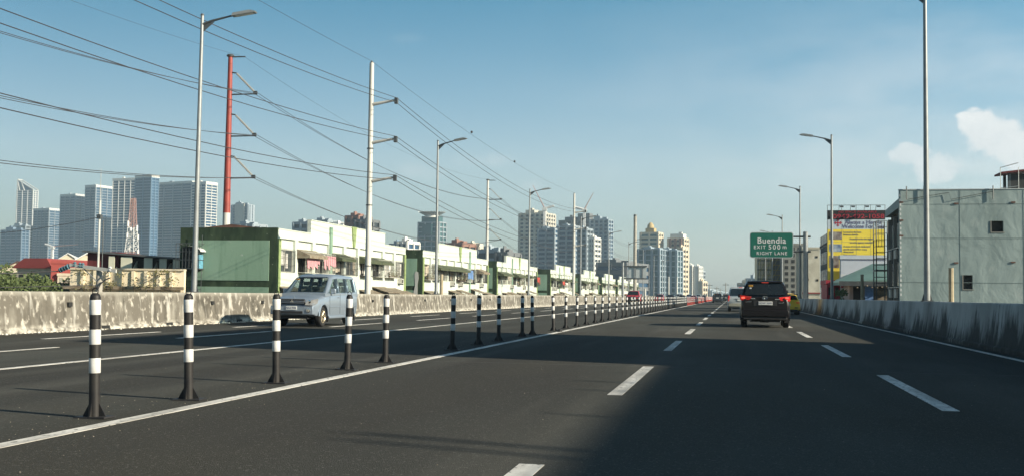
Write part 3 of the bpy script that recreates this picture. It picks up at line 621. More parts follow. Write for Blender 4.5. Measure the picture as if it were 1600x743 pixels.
def block(name, label, cat, x0, x1, yt, Y, D, wallm, group=None, base=GZ, rows=0, cols=0, winm='dark', ybot=458, par=.3, rz=0):
    a = AY(x0, yt, Y); b = hit(x1, yt, a, Vector((math.cos(rz), math.sin(rz), 0))); z = a.z; w = (b-a).xy.length
    t = thing(name, label, cat, (a.x, Y, 0), rz, group=group)
    MB().box(0, w, 0, D, base, z).build('wall', wallm, t)
    MB().box(-.08, w+.08, -.08, D+.08, z+.002, z+par).build('roof', wallm, t)
    zb = AY(x0, ybot, Y).z
    for r in range(rows):
        for c_ in range(cols):
            cw = w/cols; rh = (z-zb)/rows; cx = cw*(c_+.5); cz = zb+rh*(r+.5)
            wn = MB().box(cx-cw*.27, cx+cw*.27, -.03, .06, cz-rh*.28, cz+rh*.28).build('window', winm, t)
            MB().box(cx-cw*.31, cx+cw*.31, -.05, -.032, cz-rh*.34, cz-rh*.29).build('sill', wallm, wn)
    return t, w, z
block('brown_shed', 'pale low house with a brown roof at the left picture edge', 'house', -12, 60, 428, 150, 14, 'cream', rows=2, cols=7, ybot=455)
gable('house', 'low house with brown tiled gable behind the left trees', 'house', -8, 62, 425, 409, 160, 12, 'cream', 'brownroof', rz=R(25))
gable('house', 'white gabled hall with a pale roof left of the red box', 'house', 60, 150, 424, 396, 190, 30, 'cream', 'signwhite', rz=R(30))
t, w, z = block('red_roof_house', 'open house with a flat red roof among the trees', 'house', 27, 80, 422, 118, 8, 'cream', rows=1, cols=4, ybot=448)
MB().prism([(-.6, z+.3), (w+.4, z+.3), (w*.92, z+1.5), (w*.25, z+1.5)], -.4, 8.4, 'y').build('red_roof', 'redroof', t)
t, w, z = block('red_building', 'plain red box shaped building beside the white hall', 'building', 80, 112, 411, 112, 6, 'redwall', rz=R(30))
t, w, z = block('lean_to_shed', 'dark shed with a long red sloping roof by the trees', 'shed', 40, 112, 445, 104, 7, 'dark'); MB().prism([(0, z-1.2), (9, z+.2), (9, z+.35), (0, z-1.05)], -6, 0, 'x').build('red_roof', 'redroof', t)
block('cream_warehouse', 'cream warehouse gable behind the red box building', 'warehouse', 90, 146, 430, 112, 10, 'cream', rows=2, cols=5, winm='greymat', ybot=456, rz=R(30))
gable('house', 'cream gabled warehouse left of the maroon wall', 'house', 96, 176, 418, 396, 130, 14, 'cream', 'signwhite', rz=R(35))
# long shed with maroon end wall and grey window panels above a peach wall
PH = R(13); dv = Vector((math.cos(PH), math.sin(PH), 0))
p0 = AY(137, 395, 70); pe = hit(290, 403, p0, dv); W_ = (pe-p0).xy.length; z0 = p0.z; z1 = pe.z+.0
def lx(x): return (hit(x, 420, p0, dv)-p0).xy.length
t = thing('long_shed', 'long shed with a maroon end and grey tilted window panels', 'shed', (p0.x, p0.y, 0), PH)
e1 = lx(185)
MB().box(0, e1, 0, 10, GZ, z0+.1).build('end_wall', 'maroon', t)
MB().box(e1, W_, .7, 10, GZ, z1-.05).build('wall', 'dark', t)
MB().add([(-.2, -.5, z0+.18), (W_, -.5, z1), (W_, 10, z1+.05), (-.2, 10, z0+.22), (-.2, -.5, z0+.06), (W_, -.5, z1-.12), (W_, 10, z1-.08), (-.2, 10, z0+.10)], [(0, 1, 2, 3), (7, 6, 5, 4), (0, 4, 5, 1), (1, 5, 6, 2), (2, 6, 7, 3), (3, 7, 4, 0)]).build('roof', 'darksteel', t)
zs = AY(190, 421, 72).z
for xa, xb in ((172, 181), (191, 208), (227, 240), (251, 262), (272, 286)):
    a, b = lx(xa), lx(xb); f_ = a/W_
    MB().box(a, b, -.35, -.25, zs, z0+(z1-z0)*f_-.12).build('window_panel', mat('pale_sheet', (.52, .52, .42), .8, .12, 1.4), t)
    MB().add([(b+.02, -.24, zs), (b+.02, .62, zs), (b+.02, .62, z0+(z1-z0)*f_-.4), (b+.10, -.24, zs), (b+.10, .62, zs), (b+.10, .62, z0+(z1-z0)*f_-.4)], [(0, 1, 2), (5, 4, 3), (0, 3, 4, 1), (1, 4, 5, 2), (2, 5, 3, 0)]).build('side_panel', MATS['pale_sheet'], t)
# plant covered peach wall
a = AY(110, 419, 62); b = hit(288, 421, a, dv); W_ = (b-a).xy.length
t = thing('boundary_wall', 'peach wall with buttresses overgrown by climbing plants', 'wall', (a.x, a.y, 0), PH); AW = a.copy()
MB().box(0, W_, 0, .4, GZ, a.z-.05).build('wall', 'peach', t); MB().box(-.1, W_, -.12, .5, a.z-.05, a.z+.06).build('coping', 'cream', t)
for q in range(1, 9): MB().box(W_*q/9-.10, W_*q/9+.10, -.14, -.002, GZ, a.z-.1).build('buttress', 'peach', t)
for q in range(8): MB().box(W_*(q+.5)/8.2-.7, W_*(q+.5)/8.2+.7, -.5, -.15, 1.15, 1.35).build('ledge', 'rust', t)
# ---------------------------------------------------------------- foliage
def leaves(b, c, R_, n, s0, s1, flat=1.0):
    for q in range(n):
        while 1:
            v = Vector((rnd.uniform(-1, 1), rnd.uniform(-1, 1), rnd.uniform(-1, 1)))
            if .35 < v.length < 1: break
        p = Vector(c)+Vector((v.x*R_[0], v.y*R_[1], v.z*R_[2])); s_ = rnd.uniform(s0, s1)
        d = Vector((rnd.uniform(-1, 1), rnd.uniform(-1, 1), rnd.uniform(-.6, .9))).normalized(); e = d.orthogonal().normalized()
        b.add([p, p+d*s_*.5+e*s_*.35, p+d*s_, p+d*s_*.5-e*s_*.35], [(0, 1, 2, 3)])
def tree(name, label, loc, h, r, nl=2600, group=None, m='leaf'):
    t = thing(name, label, 'tree', loc, group=group); zt = h*.45
    b = MB().path([(0, 0, 0), (.1, .05, zt*.5), (0, .1, zt), (.1, 0, h*.75)], [.16*h/6, .13*h/6, .10*h/6, .03], 8)
    lobes = []
    for q in range(11):
        a = q*2.4; rr = r*rnd.uniform(.35, .85); c = Vector((rr*math.cos(a), rr*math.sin(a), h*rnd.uniform(.45, .92))); lobes.append(c)
        b.path([(0, .05, zt*rnd.uniform(.6, 1)), c*.5+Vector((0, 0, zt*.3)), c], [.05*h/6, .03*h/6, .01], 5)
    b.build('trunk', 'trunk', t); b = MB()
    for c in lobes: k_ = rnd.uniform(.28, .5)*r; leaves(b, c, (k_*1.2, k_*1.2, k_*.8), nl//11, .12, .28)
    b.build('crown', m, t); return t
for x, Y, zt, r, lb in ((8, 62, 2.5, 3.0, 'dense green tree at the left picture edge behind the wall'), (38, 66, 2.0, 2.4, 'lower green tree beside the red roofed house'), (-14, 70, 2.7, 2.6, 'green tree cut by the left picture edge, rearmost'), (98, 76, 1.9, 1.6, 'small sparse tree in front of the cream wall'), (70, 72, 1.3, 2.0, 'low green bush like tree behind the barrier')):
    p = AY(x, 455, Y); tree('tree', lb, (p.x, Y, GZ), zt-GZ+.3, r, 3600, 'trees behind the left wall')
b = MB()
for q in range(34):
    c = AW+dv*rnd.uniform(.3, W_-.3)+Vector((.25, -.45, 0)); c.z = rnd.choice([rnd.uniform(1.2, AW.z), rnd.uniform(AW.z-.35, AW.z), rnd.uniform(1, 1.6)]); leaves(b, c, (.6, .35, .16), 20, .06, .16)
tag(b.build('climbing_plants', 'leafy'), 'dry climbing plants scattered over the peach wall', 'climbers', kind='stuff')
# ================================================================== LATTICE TOWER, CRANES
t = thing('lattice_tower', 'red and white lattice communications tower full of antennas', 'radio tower', (AY(204, 455, 250).x, 250, 0))
zt = AY(204, 310, 250).z; zb = GZ; n = 20
for k in range(n):
    f0, f1 = k/n, (k+1)/n; za, zc = zb+(zt-zb)*f0, zb+(zt-zb)*f1; wa, wc = 2.2*(1-f0)**1.3+.45, 2.2*(1-f1)**1.3+.45
    b = MB(); ca = [(-wa, -wa), (wa, -wa), (wa, wa), (-wa, wa)]; cc = [(-wc, -wc), (wc, -wc), (wc, wc), (-wc, wc)]
    for q in range(4):
        A, B = ca[q], ca[(q+1) % 4]; C_, D_ = cc[q], cc[(q+1) % 4]
        b.tube((*A, za), (*C_, zc), .10, .10, 5).tube((*A, za), (*D_, zc), .055, .055, 4).tube((*B, za), (*C_, zc), .055, .055, 4).tube((*C_, zc), (*D_, zc), .06, .06, 4)
    b.build('tower_section', mat('faded_red_steel', (.36, .23, .21), .6, .1, 2) if k >= 15 or k in (8, 9, 10) else 'band', t)
for q in range(18):
    z = zb+(zt-zb)*rnd.uniform(.3, .85); a_ = rnd.uniform(0, 2*PI); w = 2.2*(1-(z-zb)/(zt-zb))**1.3+.8
    MB().tube((w*math.cos(a_), w*math.sin(a_), z), (w*math.cos(a_), w*math.sin(a_), z+rnd.uniform(.8, 1.6)), .3, .3, 8).build('antenna', 'band', t)
def crane(label, x, y, Y, h, ang, jib, base, flip=1):
    p = AY(x, y, Y); t = thing('tower_crane', label, 'crane', (p.x, Y, 0), group='tower cranes over the skyline'); z = p.z
    b = MB(); b.box(-1, 1, -1, 1, base, z); b.build('mast', 'band', t); MB().box(-2, 2, -1.5, 1.5, z, z+2.5).build('cab', 'band', t)
    q = Vector((flip*jib*math.cos(ang), 0, z+2+jib*math.sin(ang)))
    MB().tube((0, 0, z+2), q, .6, .25, 6).build('jib', mat('faded_red_steel', (.36, .23, .21), .6, .1, 2), t); MB().tube((0, 0, z+2), (-flip*8, 0, z+4), 1, 1, 6).build('counter_jib', 'band', t)
    return t
crane('luffing crane on the roof of the tall beige tower', 851, 329, 898, 5, R(62), 22, 50, -1)
crane('red luffing crane over the unfinished dark tower', 913, 331, 900, 6, R(62), 16, 50, 1)
crane('small orange tower crane low in front of the left towers', 82, 388, 900, 5, R(4), 26, GZ, 1)
# ================================================================== TOWERS
TW = 0
def tower(label, x0, xc, x1, yt, Y, wall, glass, fh=3.2, slab=.4, gap=4.5, pier=1.2, crown=None, z_over=None, proj=.5, name='tower', cat='tower', depth=None, th=R(16), cap=False):
    C_ = AY(xc, yt, Y); zt = C_.z; u = Vector((-math.cos(th), math.sin(th), 0)); v = Vector((math.sin(th), math.cos(th), 0))
    w = (hit(x0, yt, C_, u)-C_).xy.length; D = depth or max(10, min(160, (hit(x1, yt, C_, v)-C_).xy.length))
    t = thing(name, label, cat, (C_.x-w*math.cos(th), Y+w*math.sin(th), 0), -th, group='skyline towers')
    MB().box(0, w, 0, D, GZ, zt-.3).build('core', glass, t)
    n = int((zt-GZ)/fh); fh = (zt-GZ)/n
    me = MB().box(-proj, w+proj, -proj, D+proj, -slab*fh/2, slab*fh/2).mesh('floor_slab', wall)
    for k in range(1, min(n+1, 95)):
        o = bpy.data.objects.new('floor_slab', me); COL.objects.link(o); o.parent = t; o.location = (0, 0, zt-slab*fh/2-(k-1)*fh)
    if pier:
        m1 = MB().box(-pier/2, pier/2, -proj-.3, -.02, GZ, zt-.5).mesh('pier', wall)
        nn = max(2, int(w/gap))
        for k in range(nn+1):
            o = bpy.data.objects.new('pier', m1); COL.objects.link(o); o.parent = t; o.location = (w*k/nn, 0, 0)
        m2 = MB().box(.02, proj+.3, -pier/2, pier/2, GZ, zt-.5).mesh('pier', wall); nn = max(2, int(D/gap))
        for k in range(min(40, nn+1)):
            o = bpy.data.objects.new('pier', m2); COL.objects.link(o); o.parent = t; o.location = (w, D*k/nn, 0)
    if crown != 'none':
        k_ = 1.0 if zt > 60 else .45
        MB().box(w*.15, w*.5, D*.2, D*.7, zt, zt+fh*.9*k_).box(w*.6, w*.85, D*.3, D*.6, zt, zt+fh*.6*k_).box(w*.3, w*.38, D*.3, D*.5, zt+fh*.9*k_, zt+fh*1.4*k_).build('roof', wall, t)
        if cap: MB().box(-proj-.2, w+proj+.2, -proj-.2, D+proj+.2, zt+.02, zt+2.6).build('parapet', wW, t)
    return t, w, D, zt
TM = lambda n, c, v=.1: towermat(n, c, v)
wW = TM('tower_white', (.62, .62, .59)); wG = TM('tower_grey', (.29, .34, .38)); wB = TM('tower_bluegrey', (.16, .23, .31)); wB2 = TM('tower_paleblue', (.25, .31, .36)); wC = TM('tower_cream', (.60, .52, .40)); wD = TM('tower_dark', (.14, .15, .16)); wBr = TM('tower_brown', (.25, .14, .11)); wBe = TM('tower_beige', (.50, .47, .40))
gB = mat('tower_glass_blue', (.018, .06, .125), .25, .35, .05, spec=.6); gD = mat('tower_glass_dark', (.04, .05, .06), .3, .4, .06, spec=.6); gT = mat('tower_glass_teal', (.05, .11, .12), .2, .3, .05, spec=.6)
# left cluster
t, w, D, zt = tower('slim tower with a slanted glass crown, leftmost tall one', 27, 52, 58, 297, 1500, wW, gB, 3.3, .25, 9, 1.4, 'none', th=R(6))
zp = AY(29, 280, 1500).z
cr = MB()
for P_, Q_ in (((0, 0, zt), (0, 0, zp)), ((0, 0, zp), (w, 0, zt+1)), ((0, D, zt), (0, D, zp)), ((0, D, zp), (w, D, zt+1)), ((0, 0, zp), (0, D, zp)), ((w*.15, 0, zt), (0, 0, zp)), ((w*.45, 0, zt), (w*.25, 0, zt+(zp-zt)*.75))): cr.tube(P_, Q_, .9, .9, 5)
cr.build('crown_frame', wW, t); MB().add([(0, .5, zt-.3), (w, .5, zt-.3), (0, .5, zp-1), (0, 3, zt-.3), (w, 3, zt-.3), (0, 3, zp-1)], [(0, 1, 2), (5, 4, 3), (0, 3, 4, 1), (1, 4, 5, 2), (2, 5, 3, 0)]).build('crown_glass', gB, t)
tower('low grey office block at the foot of the slanted crown tower', 2, 34, 40, 358, 1150, wB, gB, 3.4, .35, 9, .8); tower('low dark office block, second from the left edge', 16, 40, 53, 352, 1250, wG, gD, 3.4, .35, 9, .8)
tower('mid height blue grey tower with a white sunlit side', 53, 77, 94, 328, 1250, wG, gB, 3.2, .24, 7, .6, cap=True)
tower('grey tower between the two taller pale ones', 84, 100, 106, 338, 1400, wB, gD, 3.2, .30, 6, .8)
tower('tall grey tower with white sunlit grid side', 95, 118, 136, 306, 1200, wG, gB, 3.2, .22, 7, .7, cap=True)
tower('taller grey tower with a bright white sunlit flank', 134, 150, 176, 292, 1180, wG, gB, 3.2, .22, 7, .7, cap=True)
tower('white slab tower, left wing of the big apartment complex', 177, 214, 222, 281, 1150, wW, gB, 3.1, .26, 8, .6, th=R(9), cap=True)
tower('blue centre tower of the big apartment complex', 212, 237, 246, 277, 1060, mat('tower_blue', (.14, .23, .33), .6, .12, .03), gB, 3.1, .30, 12, .5, cap=True)
tower('long slab of the big apartment complex with banded balconies', 243, 300, 316, 286, 1150, wG, gB, 3.1, .28, 14, .9, cap=True)
tower('right wing of the big apartment complex with a white side', 300, 322, 339, 287, 1120, wW, gB, 3.1, .28, 7, .7, cap=True)
t, w, D, zt = tower('lone pale office tower just right of the red pole', 363, 388, 393, 319, 1300, wG, gB, 3.5, .2, 12, 3.5)
MB().box(w*.22, w*.8, -1.8, -.9, GZ, zt+1).build('blank_panel', wBe, t)
for lb, a_, c_, b_, y_, Y_, wm, gm in (
 ('low grey block behind the green end wall', 366, 395, 403, 349, 500, wG, gD), ('pale block with many windows behind the row house parapet', 459, 482, 492, 346, 520, wG, gD),
 ('second pale block behind the first row house', 488, 512, 520, 343, 560, wG, gD), ('low white block left of the brown tower', 514, 536, 542, 350, 520, wW, gD),
 ('brown apartment block rising over the first row house', 541, 560, 570, 336, 480, wBr, gD), ('dark apartment block beside the brown one', 556, 572, 582, 342, 470, wD, gD),
 ('low white block between first and second row house', 622, 636, 642, 376, 480, wW, gB), ('low blue block over the gap between row houses', 610, 622, 626, 380, 500, wB, gB),
 ('low brown block right of the round topped tower', 698, 722, 730, 379, 420, wBr, gD), ('low beige block right of the round topped tower', 722, 748, 757, 383, 430, wBe, gD),
 ('grey low block beside the pale transmission pole', 747, 778, 793, 389, 400, wG, gD), ('small dark block right of the transmission pole', 775, 792, 800, 393, 380, wD, gD)):
    tower(lb, a_, c_, b_, y_, Y_, wm, gm, 3.2, .4, 3.6, .9)
# round topped glass tower
t, w, D, zt = tower('glass tower crowned by a white ring of fins', 654, 686, 695, 346, 800, wG, gT, 3.6, .26, 6, .8, 'none')
MB().box(w*.08, w*.92, 2, D-2, zt, AY(670, 337, 800).z).build('roof', gT, t)
MB().box(w*.24, w*.70, -1.6, -.9, AY(670, 366, 800).z, zt-2).build('glass_panel', gT, t)
zc = AY(670, 333, 800).z; b = MB(); cx, cy = w*.5, D*.45; rr = w*.5
for k in range(28):
    a_ = 2*PI*k/28; b.add([(cx+rr*.6*math.cos(a_), cy+rr*.6*math.sin(a_), zc-1), (cx+rr*1.15*math.cos(a_), cy+rr*1.15*math.sin(a_), zc+1.6), (cx+rr*1.15*math.cos(a_+.08), cy+rr*1.15*math.sin(a_+.08), zc+1.2), (cx+rr*.6*math.cos(a_+.1), cy+rr*.6*math.sin(a_+.1), zc-1.4)], [(0, 1, 2, 3)])
b.lathe([(rr*1.0, zc+.4), (rr*1.1, zc+1), (rr*1.0, zc+1.2)], (cx, cy, 0), 28); b.lathe([(rr*.6, zc-3), (rr*.6, zc+.4)], (cx, cy, 0), 20); b.build('crown_ring', wW, t)
# centre cluster
def wins(t, w, D, zt, m): pass
tower('tall beige tower with many square windows left of the cranes', 812, 852, 867, 332, 905, wBe, gD, 3.2, .45, 4.2, 1.9)
tower('grey curved tower in front of the tall beige one', 841, 866, 873, 356, 760, wG, gB, 3.1, .45, 5.0, 1.2)
tower('slim dark grey tower beside the curved one', 866, 874, 880, 355, 790, wB, gD, 3.1, .25, 5, .8)
tower('grey slab tower behind the farther pale pole', 873, 898, 905, 352, 740, wG, gB, 3.1, .4, 5, 1.2)
t, w, D, zt = tower('dark unfinished tower top under the red crane', 874, 922, 926, 343, 940, wD, gD, 3.2, .35, 5, .8)
MB().box(w*.6, w*.98, 0, D*.8, zt, AY(910, 333, 940).z).build('unfinished_floor', wD, t)
tower('round cornered glass tower right of the farther pale pole', 903, 916, 921, 356, 720, wG, gD, 3.1, .45, 6, .7)
tower('blue grey slab tower at the right of the centre group', 922, 950, 954, 342, 900, wB2, gB, 3.1, .4, 4, 1.3)
tower('bright white slender tower in front of the blue slab', 921, 928, 935, 370, 700, wW, gD, 3.0, .5, 5, .8)
tower('low dark striped office building behind the far row houses', 933, 978, 986, 409, 520, wD, gB, 3.6, .5, 30, .6, depth=30)
# right cluster
t, w, D, zt = tower('cream tower with a golden dome behind the blue twins', 1001, 1028, 1034, 362, 820, wC, gT, 3.2, .5, 7, 1.4, 'none')
MB().box(w*.25, w*.75, D*.1, D*.6, zt, zt+3).lathe([(w*.2, zt+3), (w*.17, zt+5.5), (w*.08, zt+7), (0, zt+7.5)], (w*.5, D*.3, 0), 14).build('dome', TM('tower_gold', (.45, .34, .16)), t)
t, w, D, zt = tower('brown and cream tower with a pale roof, rightmost of the tall pair', 1044, 1068, 1075, 371, 820, wC, gD, 3.1, .5, 4.5, 1.4, 'none')
for q in range(3): MB().box(w*(.08+.33*q), w*(.25+.33*q), -1.6, -.85, zt-22, zt-.6).build('brown_panel', wBr, t)
MB().box(w*.1, w*.95, 1, D*.8, zt, zt+3).box(w*.6, w*.8, D*.3, D*.5, zt+3, zt+4.5).build('roof', wW, t)
tower('blue grey ribbed tower, left one of the blue twins', 997, 1030, 1031, 388, 640, wB2, gT, 3.0, .22, 3.4, 1.3, depth=20)
tower('blue grey ribbed tower, right one of the blue twins', 1031, 1057, 1064, 390, 650, wB2, gT, 3.0, .22, 3.4, 1.3)
tower('narrow cream tower side with balconies right of the blue twins', 1060, 1066, 1074, 386, 690, wC, gD, 3.0, .5, 4, 1.0)
tower('pale twin tower, left one at the far right of the skyline', 1075, 1081, 1086, 414, 900, wW, gD, 3.1, .3, 3, 1.6); tower('pale twin tower, right one at the far right of the skyline', 1086, 1091, 1094, 415, 900, wW, gD, 3.1, .4, 3, 1.6)
tower('narrow grey tower behind the pale twins', 1092, 1096, 1098, 422, 1000, wG, gD, 3.1, .4, 4, 1); tower('cream low block right of the pale twins', 1092, 1097, 1099, 438, 760, wC, gD, 3.1, .4, 4, 1)
for lb, a_, b_, y_, Y_ in (('low hazy block where the road vanishes, left', 1099, 1112, 453, 1300), ('low hazy block where the road vanishes, middle', 1108, 1124, 455, 1500), ('low hazy block where the road vanishes, right', 1126, 1152, 458, 1900), ('hazy slab behind the white van', 1153, 1166, 441, 900)):
    tower(lb, a_, b_, b_+3, y_, Y_, wG, gD, 3.4, .4, 8, 1.2, depth=40)
tower('grey stepped building left of the green road sign', 1167, 1180, 1184, 434, 500, wG, gB, 3.2, .35, 4, .9, depth=20); tower('small pale building further left of the road sign', 1154, 1168, 1172, 441, 520, wBe, gB, 3.2, .35, 4, .9, depth=20)
for x, y_, Y_ in ((1109, 442, 620), (1120, 447, 700), (1134, 441, 560), (1126, 450, 800)):
    p = AY(x, y_, Y_); t = thing('distant_pole', 'thin distant utility pole %s' % {1109: 'left of the dark car far ahead', 1120: 'right above the dark car far ahead', 1134: 'tallest of those where the road vanishes', 1126: 'between two others where the road vanishes'}[x], 'utility pole', (p.x, Y_, 0), group='distant poles near the vanishing point')
    MB().tube((0, 0, GZ), (0, 0, p.z), .3, .2, 6).build('pole', 'concpole', t); MB().box(-1.6, 1.6, -.1, .1, p.z-1.2, p.z-.9).build('crossarm', 'darksteel', t)
# gantry sign over the far carriageway
p = AX(973, 455, -17.9)
t = thing('sign_gantry', 'white boarded sign gantry seen from behind over the far carriageway', 'sign gantry', (-17.9, 182, 0))
MB().tube((0, 0, .9), (0, 0, 6.7), .22, .18, 10).build('post', 'steel', t)
W_ = AY(1011, 420, 182).x+17.9
for z in (6.05, 4.0): MB().tube((0, 0, z), (W_, 0, z), .13, .11, 8).build('arm', 'darksteel', t)
MB().box(.9, W_-.1, .16, .24, 4.0, 6.0).build('board', 'signback', t); MB().box(W_*.45, W_*.55, .05, .15, 3.9, 6.1).box(W_*.8, W_*.84, .05, .15, 3.9, 6.1).build('strut', 'steel', t)
for x, Y_ in ((1045, 300), (1058, 320), (1008, 170)):
    p = AY(x, 440, Y_); tag(MB().tube((p.x, Y_, GZ), (p.x, Y_, p.z+(1.5 if x != 1008 else -1)), .22, .16, 8).build('white_post', 'whitepole'), {1045: 'thick white post, left of two before the blue twin towers', 1058: 'thick white post, right of two before the blue twin towers', 1008: 'short white post behind the red pickup'}[x], 'post')
for x, yt, Y_, lb in ((566.5/1+0, 420, 66, ''),):
    pass
p = AX(690, 428, -19.3); t = tag(MB().tube((p.x, p.y, GZ), (p.x, p.y, p.z), .13, .11, 10).build('concrete_stub', 'concstub'), 'short tan concrete post behind the left wall near the second lamp', 'post')
# ================================================================== RIGHT SIDE
# teal sheet building
YT = 58.0
c0 = AY(1405, 297, YT); zt = c0.z
t = thing('teal_building', 'large windowless teal sheet clad building by the right wall', 'building', (c0.x, YT, 0))
def wrinkled(w, h, z0, nx, nz):
    b = MB(); vs = []; rr = random.Random(3)
    for j in range(nz+1):
        for i_ in range(nx+1):
            x, z = w*i_/nx, z0+(h)*j/nz
            seam = (i_ % 7 == 0) or (j % 7 == 0)
            d = 0 if seam else rr.gauss(0, .018)+.02*math.sin(x*1.7+z*2.3)
            vs.append((x, d, z))
    b.add(vs, [(j*(nx+1)+i_, j*(nx+1)+i_+1, (j+1)*(nx+1)+i_+1, (j+1)*(nx+1)+i_) for j in range(nz) for i_ in range(nx)]); return b
def holes(b, hs):
    out = []
    for f in b.f:
        c_ = [sum(b.v[k][q] for k in f)/4 for q in (0, 2)]
        if not any(x0 < c_[0] < x1 and z0 < c_[1] < z1 for x0, x1, z0, z1 in hs): out.append(f)
    b.f = out; return b
def tw(x, y): q = AY(x, y, YT); return q.x-c0.x, q.z
(wa, wz1), (wb, wz0) = tw(1549, 345), tw(1568, 362)
(xa, xz1), (xb, xz0) = tw(1505, 429), tw(1520, 451)
HS = [(wa, wb, wz0, wz1), (xa, xb, xz0, xz1)]
# wall as boxes round the two openings, with the thin crumpled sheet over it
def wall_with_holes(x0, x1, z0, z1, hs, y0, y1):
    b = MB(); xs = sorted({x0, x1, *[h[0] for h in hs], *[h[1] for h in hs]}); zs_ = sorted({z0, z1, *[h[2] for h in hs], *[h[3] for h in hs]})
    for i_ in range(len(xs)-1):
        for j in range(len(zs_)-1):
            cx, cz = (xs[i_]+xs[i_+1])/2, (zs_[j]+zs_[j+1])/2
            if not any(h[0] < cx < h[1] and h[2] < cz < h[3] for h in hs): b.box(xs[i_], xs[i_+1], y0, y1, zs_[j], zs_[j+1])
    return b
wrk = bpy.data.materials.new('x') if 0 else None
m = MATS['teal_sheet_wall']; nt = m.node_tree; N = nt.nodes
tc = N.new('ShaderNodeTexCoord'); mp = N.new('ShaderNodeMapping'); mp.inputs['Scale'].default_value = (1, 1, .7); nt.links.new(tc.outputs['Object'], mp.inputs[0])
nz = N.new('ShaderNodeTexNoise'); nz.inputs['Scale'].default_value = .9; nz.inputs['Detail'].default_value = 4; nz.inputs['Distortion'].default_value = .4; nt.links.new(mp.outputs[0], nz.inputs[0])
bm_ = N.new('ShaderNodeBump'); bm_.inputs['Strength'].default_value = .55; bm_.inputs['Distance'].default_value = .14; nt.links.new(nz.outputs[0], bm_.inputs['Height']); nt.links.new(bm_.outputs[0], N['Principled BSDF'].inputs['Normal'])
wall_with_holes(0, 16, GZ, zt, HS, 0, .25).build('front_wall', 'tealwall', t)
MB().box(3.6, 16, .6, 14, GZ, zt-.4).build('wall', 'tealwall', t)
MB().box(-.02, 16.1, -.03, .28, zt, zt+.04).build('coping', 'signback', t)
sm = MB()
for z in (tw(1500, 441)[1], tw(1500, 372)[1], tw(1500, 319)[1]): sm.box(0, 16, -.014, -.003, z, z+.02)
for x in (2.9, 5.9, 9, 12): sm.box(x, x+.012, -.012, -.003, GZ, zt-.05)
sm.build('sheet_seam', mat('seam_teal', (.18, .23, .23), .8, .1, 2), t)
for (h, lb) in zip(HS, ('window', 'window')):
    wn = MB().box(h[0], h[1], .18, .22, h[2], h[3]).build('window', 'dark', t); MB().box(h[0]-.05, h[1]+.05, -.03, -.001, h[2]-.05, h[2]-.002).box(h[0]-.05, h[0], -.03, -.001, h[2], h[3]).build('frame', 'greywall', wn)
for x, y in ((1408, 316), (1408, 344), (1408, 368), (1494, 318), (1583, 316), (1494, 410), (1583, 409)):
    q = tw(x, y); MB().box(q[0]-.1, q[0]+.1, -.05, -.002, q[1]-.035, q[1]+.035).build('wall_bracket', 'brownroof', t)
for q in range(22): MB().box(.01, .08, -.05, -.019, 1.3+q*.24, 1.42+q*.24).build('edge_clip', 'signwhite', t)
for x in (1416, 1551, 1443):
    q = tw(x, 300); MB().tube((q[0], -.1, zt-.5), (q[0], -.1, zt+.18), .03, .03, 5).build('cable_bracket', 'darksteel', t)
b = MB(); q0, q1, q2 = tw(1416, 312), tw(1443, 300), tw(1551, 303)
b.path([(q0[0], -.09, q0[1]), (q1[0], -.09, zt-.35), (q1[0]+1.2, -.09, zt-.15), (q2[0]-2, -.09, zt-.5), (q2[0], -.09, zt-.1)], .014, 5).build('loose_cable', 'darksteel', t)
# rooftop structure
a = AY(1566, 293, 62); t = thing('rooftop_shed', 'dark rooftop frame with a maroon roof on the teal building', 'rooftop shed', (a.x, 62, zt-.4))
for x, y in ((.3, 0), (1.4, 0), (2.6, 0), (.3, 1), (2.6, 1)): MB().box(x, x+.14, y, y+.14, 0, 1.65).build('post', 'darksteel', t)
MB().box(.3, 1.15, .02, .12, .01, 1.62).box(2.3, 4, .02, .12, .01, 1.7).build('panel', 'charcoal', t)
MB().add([(-.1, -.3, 1.6), (4, -.3, 2.05), (4, 1.3, 2.05), (-.1, 1.3, 1.6), (-.1, -.3, 1.70), (4, -.3, 2.15), (4, 1.3, 2.15), (-.1, 1.3, 1.70)], [(3, 2, 1, 0), (4, 5, 6, 7), (0, 1, 5, 4), (1, 2, 6, 5), (2, 3, 7, 6), (3, 0, 4, 7)]).build('roof', 'maroon', t)
b = MB()
for x, y in ((0, -.5), (.9, -.5)): b.tube((x-.2, y, 0), (x-.2, y, 1.9), .02, .02, 5)
b.tube((-.2, -.5, 1.9), (.7, -.5, 2.15), .02, .02, 5); b.tube((-.2, -.5, .8), (.7, -.5, .9), .02, .02, 5); b.build('railing', 'steel', t)
MB().lathe([(.35, 0), (.35, .8), (.3, .9), (0, .95)], (1.95, 1.2, 0), 14).build('water_tank', 'whitepole', t)
# dark building with balconies, its side facing the road
t = thing('dark_building', 'dark building with grey columns and balcony rails beside the teal one', 'building', (c0.x+.33, 58.35, 0))
zd = 6.35
MB().box(.18, 3, 0, 6.3, GZ, zd-.4).build('wall', 'charcoal', t)
MB().prism([(0, 5.95), (6.5, 5.75), (6.5, 6.15), (0, 6.45)], -.12, 2.6, 'x').build('parapet', 'tealwall', t)
for yy in (.1, 2.0, 4.0, 6.0): MB().box(.0, .18, yy, yy+.28, GZ, 5.6).build('column', 'greywall', t)
for fl in (1.35, 3.45):
    for k_, yy in enumerate((.5, 2.45, 4.45)):
        w_ = MB().box(.10, .17, yy, yy+1.35, fl+.5, fl+1.75).build('window', 'winglass', t)
        MB().box(-.1, .0, yy+.2, yy+.9, fl-.15, fl+.32).build('air_conditioner_box', 'acunit', t)
    MB().box(-.04, .0, 0, 6.3, fl+.38, fl+.44).build('rail', 'steel', t)
